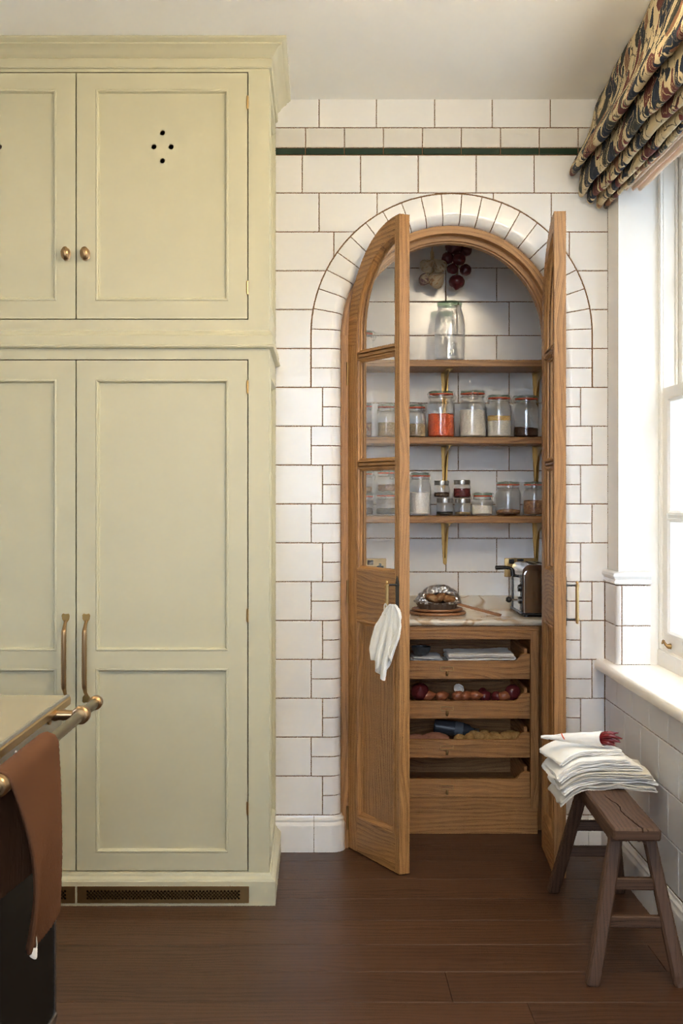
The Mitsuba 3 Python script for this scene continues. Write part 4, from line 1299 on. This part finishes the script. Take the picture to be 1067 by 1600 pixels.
t = tray
c1_ = thing('folded_cloth', 'white cloth folded flat in the top drawer tray, left of the grey-edged one', 'cloth')
put(c1_, folded(.115, .20, 4, .006, 3), 'cloth_blue', smooth=60, M=trans(CXp(690, .30) - .118, .28, t[0] + .042))
c2_ = thing('folded_cloth', 'long white cloth with grey edge folded in the top drawer tray', 'cloth')
put(c2_, folded(.262, .22, 5, .0085, 5, wob=.006), 'linen', smooth=60, M=trans(CXp(703, .30), .28, t[0] + .040))
rs = thing('drawer_liner', 'grey padding cloth lying under the folded cloths in the top drawer', 'cloth')
put(rs, folded(.60, .28, 4, .0095, 9), 'linen_grey', smooth=60, M=trans(s0_ + .03, .268, t[0] + .003))
bw = thing('glass_bundle', 'small dark green glass bowl on the white cloth in the top drawer', 'bowl')
gbm = lathe([(0, .002), (.018, .001), (.030, .008), (.038, .022), (.040, .036), (.037, .036), (.035, .022), (.027, .010), (0, .006)], 32)
trimesh.repair.fix_normals(gbm)
put(bw, gbm, 'grey_slate', smooth=40, M=trans(CXp(658, .34), .34, t[0] + .068))

r_ = np.random.default_rng(12)
SH = (.24, .080, .036)
zb2 = t[1]
on = [(656, 1085, 14, RED, 'large dark purple onion at the left of the second drawer'), (757, 1086, 10, RED, 'red onion in the middle of the second drawer, right of the white shallot tip'), (776, 1084, 9, (.11, .018, .018), 'small red onion second from the right end in the second drawer'), (801, 1083, 12.5, RED, 'round red onion at the right end of the second drawer'), (757, 1080, 8, (.12, .016, .018), 'small red onion behind the middle ones in the second drawer')]
yo = .30
for i, (a_, b_, rr, col, lab) in enumerate(on):
    k = thing('red_onion', lab, 'onion', 'red onions in the second drawer')
    rm = rr * (4.85 + yo) / 1959.6
    put_onion(k, 40 + i, rm, col, [CXp(a_, yo), yo + .02 * (i == 4) + .03 * (i == 4), zb2 + .055 + rm * .8 - .012 * (i in (1, 2))], .9, .5 * i, i)
sh_ = [(690, 1.0, 16), (716, .4, 11), (728, 1.2, 10), (742, -.8, 9), (788, .1, 14), (668, .3, 11)]
for i, (a_, rz, rr) in enumerate(sh_):
    k = thing('shallot', ['long copper shallot left of the middle in the second drawer', 'coppery shallot below the white onion piece in the second drawer', 'brown shallot at the centre of the second drawer', 'small brown shallot beside the middle red onion in the second drawer', 'long copper shallot under the red onions at the right of the second drawer', 'brown shallot beside the large purple onion in the second drawer'][i], 'shallot', 'copper shallots in the second drawer')
    m, c = onion(60 + i, .024, SH, tip=.5)
    m.apply_scale([.85, .85, 1.35])
    Mr = trimesh.transformations.euler_matrix(0, 1.45, rz * .5); Mr[:3, 3] = [CXp(a_, .285), .287 + .006 * (i % 2), zb2 + .068]
    m.apply_transform(Mr)
    scene[k] = mikit.ply(m, 'vc_gloss', True, color=np.clip(c, 0, 1))
for i in range(9):                                             # a lower layer that carries those on top
    k = thing('brown_onion', 'brown onion in the lower layer of the second drawer', 'onion', 'brown onions under the red ones in the second drawer')
    put_onion(k, 80 + i, .027, (.26, .11, .04), [s0_ + .20 + .052 * i, .315 + .03 * (i % 2), zb2 + .0255], .3, .2 * i, i)
wt = thing('onion_half', 'white cut onion ring lying on the shallots in the second drawer', 'onion')
hm = lathe([(0, .0), (.014, .002), (.021, .009), (.022, .016), (.018, .016), (.014, .010), (0, .008)], 24)
trimesh.repair.fix_normals(hm)
Mr = trimesh.transformations.euler_matrix(.9, .3, 0); Mr[:3, 3] = [CXp(716, .31), .325, zb2 + .085]
put(wt, hm, 'linen', smooth=40, M=Mr)
zb3 = t[2]
for i, (a_, w_, h_, dz_) in enumerate(((680, .062, .028, .046), (648, .045, .026, .042), (666, .05, .026, .028))):
    k = thing('sweet_potato', ['large pinkish brown sweet potato at the left of the third drawer', 'sweet potato against the door edge in the third drawer', 'sweet potato lying under the bottle in the third drawer'][i], 'sweet potato', 'sweet potatoes in the third drawer')
    m = blob(1, 90 + i, 3, .10, 1.5, (w_, .030, h_))
    m.apply_translation([CXp(a_, .30), .305 + .05 * (i == 2), zb3 + dz_])
    put_grains(k, m, [(.22, .095, .06), (.26, .12, .075)], i)
NTH = ('first', 'second', 'third', 'fourth', 'fifth', 'sixth')
pot = [(718, .020, .30), (733, .021, .295), (748, .020, .30), (762, .022, .30), (777, .019, .295), (790, .022, .30), (806, .024, .30), (741, .019, .335), (757, .02, .335), (772, .02, .335), (797, .021, .335)]
for i, (a_, r2, y_) in enumerate(pot):
    k = thing('potato', (f'small golden potato, {NTH[i]} from the left of the front row in the third drawer' if i < 6 else 'largest golden potato, at the right end of the third drawer' if i == 6 else f'small golden potato, {NTH[i - 7]} from the left of the rear row in the third drawer'), 'potato', 'golden potatoes in the third drawer')
    m = blob(1, 120 + i, 3, .08, 1.6, (r2 * 1.25, r2, r2 * .92))
    m.apply_transform(trimesh.transformations.rotation_matrix(i * 1.3, [0, 0, 1]))
    m.apply_translation([CXp(a_, y_), y_, zb3 + .050 + .004 * (i % 3) + .006 * (y_ > .32) + .007 * (i == 6)])
    put_grains(k, m, [(.36, .21, .075), (.30, .17, .06), (.40, .25, .095)], i, w=[.6, .25, .15])
for i in range(7):
    k = thing('potato', 'golden potato under the others in the third drawer', 'potato', 'lower golden potatoes in the third drawer')
    m = blob(1, 150 + i, 3, .08, 1.6, (.026, .024, .018))
    m.apply_translation([CXp(715 + 15.5 * i, .31), .315, zb3 + .0172])
    put_grains(k, m, [(.36, .21, .075), (.30, .17, .06)], i)
bt = thing('bottle', 'dark blue grey bottle lying on the sweet potatoes in the third drawer', 'bottle')
bp = [(0, 0), (.026, .002), (.030, .010), (.031, .085), (.030, .120), (.026, .142), (.014, .160), (.012, .175), (.014, .176), (.014, .186), (0, .187)]
bm = lathe(bp, 28)
trimesh.repair.fix_normals(bm)
Mr = trimesh.transformations.euler_matrix(0, math.pi / 2 + .12, -.1)
Mr[:3, 3] = [CXp(678, .37), .385, zb3 + .086]
put(child(bt, 'body'), bm, 'grey_slate', smooth=35, M=Mr)
bl = lathe([(.0312, .088), (.0316, .089), (.0308, .121), (.0300, .122)], 28)
put(child(bt, 'label'), bl, 'label_grey', smooth=35, M=Mr)
put(child(bt, 'cap'), lathe([(.0145, .172), (.015, .174), (.015, .189), (0, .190)], 20), 'steel', smooth=35, M=Mr)

# ------------------------------------------------------------------ white towel on the door handle
tw = thing('tea_towel', 'white cotton towel hanging from the handle of the left pantry door', 'towel')


def hang_towel():
    n, m = 60, 110
    P = np.zeros((n, m, 3))
    for i, t_ in enumerate(np.linspace(0, 1, n)):
        half = np.interp(t_, [0, .05, .15, .35, .6, .8, 1], [.011, .020, .034, .050, .054, .050, .040])
        cx = np.interp(t_, [0, .3, .55, .8, 1], [.018, .016, .008, -.006, -.012])
        amp = np.interp(t_, [0, .12, .5, 1], [.005, .008, .017, .024])
        for j, s in enumerate(np.linspace(-1, 1, m)):
            ph = 9.5 * (s + .18 * math.sin(2.2 * s + 1)) + .7 * t_
            w = math.sin(ph) + .22 * math.sin(2 * ph + .8)
            over = .30 * math.cos(ph) * half * min(1, t_ * 2.5)      # the folds lap over each other
            wr = meshkit.fbm(np.array([s * 5, t_ * 7, 2.0]), 3, 8) - .5
            zz = -t_ * (np.interp(s, [-1, -.7, -.45, -.2, .1, .35, .6, .8, 1], [.200, .215, .240, .272, .262, .205, .190, .160, .135]))
            P[i, j] = [cx + half * s + over, -amp * w - .012 * math.cos(s * 1.4) * t_ + wr * .010 * t_, zz + .004 * wr]
    return sheet(P, .0020)


hx = ML @ np.array([.383 - .004, -.042, .965, 1])
et = np.array([.93, -.36, 0]); et /= np.linalg.norm(et)
put(child(tw, 'cloth'), hang_towel(), 'linen', smooth=70, M=frame_M([hx[0] + .002, hx[1] - .02, .985], et, [-et[1], et[0], 0]))
lp = tube(spline([[-.010, 0, -.035], [-.013, 0, -.012], [-.012, 0, .004], [-.006, 0, .006], [-.002, .0, -.01]], 16), .0028, 8)
put(child(tw, 'loop'), lp, 'linen_grey', smooth=50, M=frame_M([hx[0] + .002, hx[1] - .012, .978], et, [-et[1], et[0], 0]))

# ------------------------------------------------------------------ bench with the linen pile
bn = thing('wooden_bench', 'narrow old dark wooden bench with splayed legs under the window', 'bench')
by = math.radians(2.1)
MBn = frame_M([.915, -.914, 0], [math.cos(by), -math.sin(by), 0], [math.sin(by), math.cos(by), 0])
hw, hl, sz0, sz1 = .0675, .392, .400, .436
seat = trimesh.Trimesh(*[np.array(x) for x in (lambda m: (m.vertices, m.faces))(rbox(-hw, hw, -hl, hl, sz0, sz1, .006))], process=False)


def to_man(m):
    m = m.copy(); m.merge_vertices()
    return m3.Manifold(m3.Mesh(np.asarray(m.vertices, np.float32), np.asarray(m.faces, np.uint32)))


def from_man(m):
    a = m.to_mesh()
    return trimesh.Trimesh(np.asarray(a.vert_properties)[:, :3], np.asarray(a.tri_verts), process=False)


crk = []
for cx0, y0, y1, wd in ((.012, -.393, -.17, .0024), (-.004, -.21, .02, .0016), (.030, -.393, -.30, .0014)):
    ys = np.linspace(y0, y1, 15)
    r2 = np.random.default_rng(int(1000 * wd * 10))
    xs = cx0 + np.cumsum(r2.normal(-.0012, .003, 15))
    w_ = wd * np.sin(np.linspace(.5, math.pi, 15)) + .0003
    crk.append(Polygon(list(zip(xs - w_, ys)) + list(zip(xs + w_, ys))[::-1]).buffer(0))
sman = to_man(seat)
for c_ in crk:
    for g in getattr(c_, 'geoms', [c_]):
        sman -= to_man(prism(g, sz1 - .012, sz1 + .01, 'xy'))
sm2 = from_man(sman)
wood(child(bn, 'seat'), sm2, 'elm', 1, M=MBn)
legs = {'a': ((-.042, -.300), (-.128, -.405), .020), 'b': ((.048, -.300), (.118, -.405), .020), 'c': ((-.046, .225), (-.118, .418), .020), 'd': ((.046, .225), (.112, .418), .019)}
legpt = lambda k, z: np.array([*(np.array(legs[k][1]) + (np.array(legs[k][0]) - np.array(legs[k][1])) * z / .405), z])
for k, (tp, ft, r2) in legs.items():
    rings = []
    for z in (.0, .004, .03, .15, .27, .37, .404):
        c_ = legpt(k, z)
        f = {0.0: .82, .004: .95, .03: 1.0, .15: .98, .27: .96, .37: .92, .404: .9}[z]
        hx_, hy_ = r2 * f, r2 * 1.08 * f
        b_ = .006
        sq = [(-hx_ + b_, -hy_), (hx_ - b_, -hy_), (hx_, -hy_ + b_), (hx_, hy_ - b_), (hx_ - b_, hy_), (-hx_ + b_, hy_), (-hx_, hy_ - b_), (-hx_, -hy_ + b_)]
        jit = np.random.default_rng(int(z * 1000) + ord(k)).normal(0, .0009, (8, 2))
        rings.append(np.array([[c_[0] + a_ + j_[0], c_[1] + b2 + j_[1], z] for (a_, b2), j_ in zip(sq, jit)]))
    rings = [np.repeat(rings[0].mean(0)[None], 8, 0)] + rings + [np.repeat(rings[-1].mean(0)[None], 8, 0)]
    m = loft(rings)
    trimesh.repair.fix_normals(m)
    wood(child(bn, 'leg'), m, 'elm', 2, M=MBn)


def stretcher(k0, k1, z, w_=.011, h_=.017):
    a_, b_ = legpt(k0, z), legpt(k1, z)
    d_ = b_ - a_; L = np.linalg.norm(d_); d_ /= L
    m = rbox(0.004, L - .004, -w_, w_, -h_, h_, .003)
    sd = np.cross([0, 0, 1], d_)
    m.apply_transform(frame_M(a_, d_, sd, np.cross(d_, sd)))
    wood(child(bn, 'stretcher'), m, 'elm', 0, M=MBn)


for z in (.165, .265):
    stretcher('a', 'b', z)
    stretcher('c', 'd', z)
for s in (-1, 1):
    br_ = Polygon([(-.06, .4005), (.055, .4005), (.05, .392), (.030, .383), (.024, .372), (.012, .370), (0, .378), (-.055, .380)])
    yy = s * .0
for k, s in (('a', -1), ('b', 1)):
    ap = Polygon([(s * .062, .4005), (s * .010, .4005), (s * .008, .392), (s * .016, .380), (s * .026, .383), (s * .034, .374), (s * .062, .372)])
    wood(child(bn, 'apron'), prism(ap, -.325, -.308), 'elm', 0, M=MBn)
for k, s in (('c', -1), ('d', 1)):
    ap = Polygon([(s * .062, .4005), (s * .010, .4005), (s * .008, .392), (s * .016, .380), (s * .026, .383), (s * .034, .374), (s * .062, .372)])
    wood(child(bn, 'apron'), prism(ap, .240, .257), 'elm', 0, M=MBn)
for s in (-1, 1):
    wood(child(bn, 'side_rail'), rbox(*sorted((s * .046, s * .058)), -.27, .21, .372, .4005, .003), 'elm', 1, M=MBn)


def make_droop(xl, xr, k=1.0, kr=0.35):
    def f(P):
        Q = P.copy()
        e = np.clip(xl - Q[..., 0], 0, 1)
        Q[..., 2] -= k * (e ** 2) / .09 * .9
        e2 = np.clip(Q[..., 0] - xr, 0, 1)
        Q[..., 2] -= kr * (e2 ** 2) / .09 * .5
        return Q
    return f


zc_ = sz1 + .002
pile = [(.300, .235, 3, .0058, .775, -.845, 'linen_grey', 'lowest crumpled grey linen cloth of the pile on the bench', -.02),
        (.292, .230, 3, .0056, .785, -.850, 'linen', 'second linen cloth from the bottom of the pile on the bench', .03),
        (.285, .235, 3, .0058, .775, -.845, 'linen_grey', 'third linen cloth from the bottom of the pile on the bench', -.05),
        (.262, .235, 3, .0060, .772, -.845, 'linen', 'fourth linen cloth from the bottom of the pile, frayed right end', .06),
        (.225, .230, 3, .0066, .768, -.840, 'linen', 'white linen cloth with a wavy front edge near the top of the pile', .02),
        (.205, .215, 3, .0052, .780, -.815, 'linen', 'top folded cream cloth of the pile on the bench, under the red chillies', .14)]
pile_top = zc_
for i, (w_, d_, la, lt, x_, y_, mat, lab, rz) in enumerate(pile):
    k = thing('linen_cloth', lab, 'cloth', 'folded linen cloths piled on the bench')
    xl_local = .868 - x_
    m = folded(w_, d_, la, lt, 20 + i, make_droop(xl_local, 1.02 - x_, (.62, .55, .5, .45, .5, .4)[i]), wob=.0075)
    put(k, m, mat, smooth=60, M=trans(x_, y_, pile_top + .001, rz))
    pile_top += la * lt + .0022

# white wrap holding dried red chillies on the top of the pile
wrp = thing('cloth_wrap', 'white cloth rolled into a cone round dried red chillies on top of the linen pile', 'cloth')
o_ = np.array([.735, -.70, pile_top + .022]); e_ = np.array([.930, -.755, pile_top + .026])
ax_ = (e_ - o_) / np.linalg.norm(e_ - o_)
sd = np.cross([0, 0, 1], ax_); sd /= np.linalg.norm(sd)
up = np.cross(ax_, sd)
n, m_ = 30, 40
P = np.zeros((n, m_, 3))
for i, t_ in enumerate(np.linspace(0, 1, n)):
    R_ = np.interp(t_, [0, .08, .2, .35, .7, 1], [.004, .008, .009, .015, .023, .029])
    for j, a_ in enumerate(np.linspace(0, 2 * math.pi * 1.08, m_)):
        rr = R_ * (1 + .0035 * j / m_ + .10 * (meshkit.noise(np.array([t_ * 9, math.cos(a_) * 2, math.sin(a_) * 2]), 4) - .5) * 2)
        zsc = .80
        tt = t_ + (.06 * math.sin(a_ * 1 + 2.0) if t_ > .95 else 0)
        P[i, j] = o_ + ax_ * np.linalg.norm(e_ - o_) * tt + sd * rr * math.cos(a_) + up * rr * zsc * math.sin(a_)
put(child(wrp, 'cone'), sheet(P, .0018), 'linen', smooth=60)
q = spline([o_ + ax_ * .068 + up * .0145 - sd * .008, o_ + ax_ * .071 + up * .010 - sd * .0155, o_ + ax_ * .078 - up * .002 - sd * .0190], 10)
put(child(wrp, 'ribbon'), tube(q, .0020, 8), 'red_rubber', smooth=40)
rc = np.random.default_rng(31)
CH = ['dried red chilli lying highest in the mouth of the white cone', 'dried red chilli with its tip pointing to the window, upper right of the bunch', 'dried red chilli in the middle of the bunch, tip to the right', 'dried red chilli lowest at the front of the bunch', 'dried red chilli in the back of the bunch against the cream cloth', 'short dried red chilli beside the rim of the white cone', 'dried red chilli with a curled tip at the front right of the bunch', 'dried red chilli between the upper and the lowest ones of the bunch']
for i in range(8):
    k = thing('red_chilli', CH[i], 'chilli', 'dried red chillies in the white cloth cone')
    a_ = i * 2 * math.pi / 8 + .2
    off = sd * math.cos(a_) * .014 * (.5 + (i % 2) * .6) + up * math.sin(a_) * .010
    b0 = e_ - ax_ * .015 + off
    b1 = e_ + ax_ * rc.uniform(.035, .062) + off * 1.9 + up * rc.uniform(-.004, .006)
    b2 = (b0 + b1) / 2 + up * rc.uniform(.002, .006)
    put(k, tube(spline([b0, b2, b1], 12), np.interp(np.linspace(0, 1, 12), [0, .2, .6, 1], [.004, .0080, .0075, .0012]), 10), 'chilli', smooth=60)

# ------------------------------------------------------------------ roman blind
rbk = thing('roman_blind', 'patterned cream and navy roman blind drawn up in folds over the window', 'blind')
prof = [(1.075, 2.903), (1.060, 2.86), (1.050, 2.80), (1.025, 2.73), (.990, 2.665), (.970, 2.625), (.966, 2.603), (.978, 2.598), (.992, 2.615), (1.004, 2.66),
        (1.012, 2.665), (1.004, 2.61), (.998, 2.555), (1.000, 2.532), (1.012, 2.528), (1.026, 2.550), (1.036, 2.60), (1.043, 2.60), (1.036, 2.55), (1.032, 2.515), (1.036, 2.502), (1.047, 2.500), (1.056, 2.52), (1.064, 2.565),
        (1.071, 2.565), (1.066, 2.52), (1.063, 2.495), (1.067, 2.484), (1.077, 2.483), (1.085, 2.50), (1.090, 2.54), (1.096, 2.54), (1.093, 2.50), (1.091, 2.483), (1.096, 2.475), (1.104, 2.477), (1.110, 2.495), (1.112, 2.55)]
pf = spline(prof, 170)
arc = np.concatenate([[0], np.cumsum(np.linalg.norm(np.diff(pf, axis=0), axis=1))])
ny = 60
Pb = np.zeros((len(pf), ny, 3))
ysb = np.linspace(-.030, -1.62, ny)
for j, y in enumerate(ysb):
    tt = -y
    n1 = meshkit.noise(np.column_stack([arc * 7, np.full(len(pf), y * 5), np.zeros(len(pf))]), 5) - .5
    n2 = meshkit.noise(np.column_stack([arc * 11, np.full(len(pf), y * 7), np.ones(len(pf))]), 6) - .5
    bow = -.045 * np.clip(tt / 1.0, 0, 1) * np.interp(arc, [0, .15, .35], [1, .6, .15])
    fray = .030 * (meshkit.noise(np.column_stack([arc * 9, np.zeros(len(pf)), np.zeros(len(pf))]), 9) - .5) * max(0, 1 - tt / .2)
    Pb[:, j, 0] = pf[:, 0] + n1 * .014 + bow
    Pb[:, j, 1] = y + fray
    Pb[:, j, 2] = np.minimum(pf[:, 1] + n2 * .016 * np.clip(arc / .2, 0, 1), ZC - .002)
shm = sheet(Pb, .0025)
uvb = np.stack([np.broadcast_to(-ysb[None, :], Pb.shape[:2]), np.broadcast_to(arc[:, None], Pb.shape[:2])], -1).reshape(-1, 2)
scene[child(rbk, 'fabric')] = mikit.ply(shm, 'blind_fabric', True, uv=np.vstack([uvb, uvb]))
pl2 = [(1.100, 2.62), (1.112, 2.53), (1.120, 2.512), (1.128, 2.53), (1.132, 2.57), (1.137, 2.53), (1.144, 2.510), (1.152, 2.528), (1.156, 2.57), (1.161, 2.53), (1.168, 2.509), (1.176, 2.527), (1.180, 2.57), (1.185, 2.53), (1.192, 2.508), (1.200, 2.520), (1.206, 2.60), (1.208, 2.655)]
pf2 = spline(pl2, 90)
Pl = np.zeros((len(pf2), 40, 3))
for j, y in enumerate(np.linspace(-.185, -1.44, 40)):
    nn = meshkit.noise(np.column_stack([pf2 * 18, np.full(len(pf2), y * 6)]), 3) - .5
    Pl[:, j] = np.column_stack([pf2[:, 0], np.full(len(pf2), y), pf2[:, 1] + nn * .008])
stripe = np.where((np.arange(len(pf2)) // 3 % 2 == 0)[:, None], np.array([[.93, .87, .78]]), np.array([[.90, .76, .66]]))
stripe = np.repeat(stripe[:, None], 40, 1).reshape(-1, 3)
put(child(rbk, 'lining'), sheet(Pl, .0022), 'lining', smooth=True, color=np.vstack([stripe, stripe]))

# ------------------------------------------------------------------ range cooker at the left, with its rail and the knitted towel
rg = thing('range_cooker', 'black range cooker with steel fascia and bronze towel rail at the left', 'range cooker')
yw = math.atan(.0189)
MG = frame_M([-.577, -1.93, 0], [math.cos(yw), -math.sin(yw), 0], [math.sin(yw), math.cos(yw), 0])
RL = 1.95  # lengthened out of view to shade the foot of the cupboard
put(child(rg, 'body'), rbox(-1.15, -.036, -RL, -.010, .179, .842, .004), 'enamel', M=MG)
put(child(rg, 'corner_post'), rbox(-.040, -.032, -.014, -.006, .10, .842, .002), 'steel', M=MG)
put(child(rg, 'bottom_trim'), rbox(-1.15, -.030, -RL, -.004, .165, .181, .003), 'steel', M=MG)
put(child(rg, 'foot'), cat(rbox(-.062, -.036, -.040, -.012, 0.0, .168, .004)), 'steel', M=MG)
put(child(rg, 'foot'), cat(rbox(-.062, -.036, -RL + .012, -RL + .040, 0.0, .168, .004)), 'steel', M=MG)
for dz_ in (.125, .155):
    b_ = trimesh.creation.icosphere(subdivisions=2, radius=.006); b_.apply_translation([-.034, -.026, dz_])
    put(child(rg, 'rivet'), b_, 'steel', smooth=True, M=MG)
put(child(rg, 'fascia'), rbox(-1.15, -.020, -RL, -.004, .840, .894, .003), 'steel', M=MG)
put(child(rg, 'lid'), rbox(-1.15, -.008, -RL, -.004, .900, .9155, .002), 'worktop_stone', M=MG)
put(child(rg, 'lid_edge'), prism(Polygon([(-.010, .893), (-.002, .893), (.0, .896), (.0, .909), (-.003, .912), (-.010, .912)]), -RL, 0), 'brass', M=MG)
put(child(rg, 'edge_strip'), prism(Polygon([(-.011, .9122), (-.0035, .9122), (-.002, .9135), (-.004, .917), (-.009, .9175), (-.011, .916)]), -RL, -.001), 'steel', M=MG)
for y_, z_ in ((-.014, .880), (-.10, .884), (-.16, .850), (-.42, .868), (-.62, .868)):
    b_ = trimesh.creation.icosphere(subdivisions=2, radius=.0055); b_.apply_scale([.7, 1, 1]); b_.apply_translation([-.0195, y_, z_])
    put(child(rg, 'rivet'), b_, 'chrome', smooth=True, M=MG)
RX, RZ, RR = .052, .893, .0115
rl = child(rg, 'towel_rail')
put(rl, tube([[RX, .025, RZ], [RX, -RL, RZ]], RR, 24), 'rail_bronze', smooth=40, M=MG)


def turned(prof, y, axis='y'):
    m = lathe(prof, 28)
    v = np.array(m.vertices)
    m = trimesh.Trimesh(np.column_stack([v[:, 0] + RX, v[:, 2] + y, v[:, 1] + RZ]), m.faces, process=False)
    trimesh.repair.fix_normals(m)
    return m


put(child(rl, 'end_cap'), turned([(0, .024), (.010, .022), (.015, .014), (.016, .004), (.0155, 0), (.0165, -.003), (.0165, -.012), (.012, -.016), (.011, -.017)], .03), 'bronze', smooth=40, M=MG)
for y_ in (-.136, -.80, -1.46):
    put(child(rl, 'collar'), turned([(.0112, -.022), (.016, -.022), (.018, -.018), (.016, -.012), (.020, -.008), (.020, .012), (.016, .015), (.018, .019), (.015, .022), (.0112, .022)], y_), 'bronze', smooth=40, M=MG)
    m = lathe([(.022, 0), (.022, .004), (.012, .007), (.014, .016), (.0115, .022), (.0125, .034), (.0105, .046), (.009, .066)], 24)
    v = np.array(m.vertices)
    m = trimesh.Trimesh(np.column_stack([v[:, 2] - .020, v[:, 0] + y_, v[:, 1] + RZ]), m.faces, process=False)
    trimesh.repair.fix_normals(m)
    put(child(rl, 'bracket'), m, 'bronze', smooth=40, M=MG)

kt = thing('knitted_towel', 'rust brown ribbed knitted towel draped over the rail of the range', 'towel')


def knit_towel():
    na, nb = 120, 330
    Lo, Li = .325, .235
    P = np.zeros((na, nb, 3))
    tot = Lo + Li + math.pi * .016
    for j, s in enumerate(np.linspace(0, 1, nb)):               # along the rail, far to near
        for i, t_ in enumerate(np.linspace(0, tot, na)):
            y0 = -.455 - .345 * s
            if t_ < Lo:
                d_ = Lo - t_                                     # hanging distance on the room side
                f = d_ / Lo
                x = RX + .016 + .020 * math.sin(f * math.pi) * (.3 + .9 * s) + .010 * f * math.sin(s * 7)
                y = y0 + f ** .8 * (.10 * s - .015) + .022 * f * math.sin(s * 9)
                z = RZ - d_ * (1 - .04 * math.cos(s * 5))
            elif t_ < Lo + math.pi * .016:
                a_ = (t_ - Lo) / .016
                x, y, z = RX + .016 * math.cos(a_), y0, RZ + .016 * math.sin(a_)
            else:
                d_ = t_ - Lo - math.pi * .016
                f = d_ / Li
                x = RX - .016 - .006 * f + .010 * f * math.sin(s * 6 + 1)
                y = y0 + .03 * f * math.sin(s * 5 + 2)
                z = RZ - d_
            P[i, j] = (x, y, z)
    du, dv = np.gradient(P, axis=0), np.gradient(P, axis=1)
    N = np.cross(du, dv); N /= np.linalg.norm(N, axis=2, keepdims=True) + 1e-12
    rib = np.abs(np.sin(np.arange(nb) / nb * math.pi * 40))[None, :, None]
    st = (.5 + .5 * np.sin(np.arange(na) * 2.6))[:, None, None]
    return sheet(P + N * (rib * .0060 + rib * st * .0015), .0035)


put(child(kt, 'fabric'), knit_towel(), 'knit', smooth=True, M=MG)
lt_ = sheet(np.array([[[RX + .022 + .006 * math.sin(b * 3), -.70 + .045 * b + .02, RZ - .335 + .02 * a - .012 * math.sin(b * math.pi)] for b in np.linspace(0, 1, 10)] for a in np.linspace(0, 1, 5)]), .0015)
put(child(kt, 'care_label'), lt_, 'linen', smooth=True, M=MG)
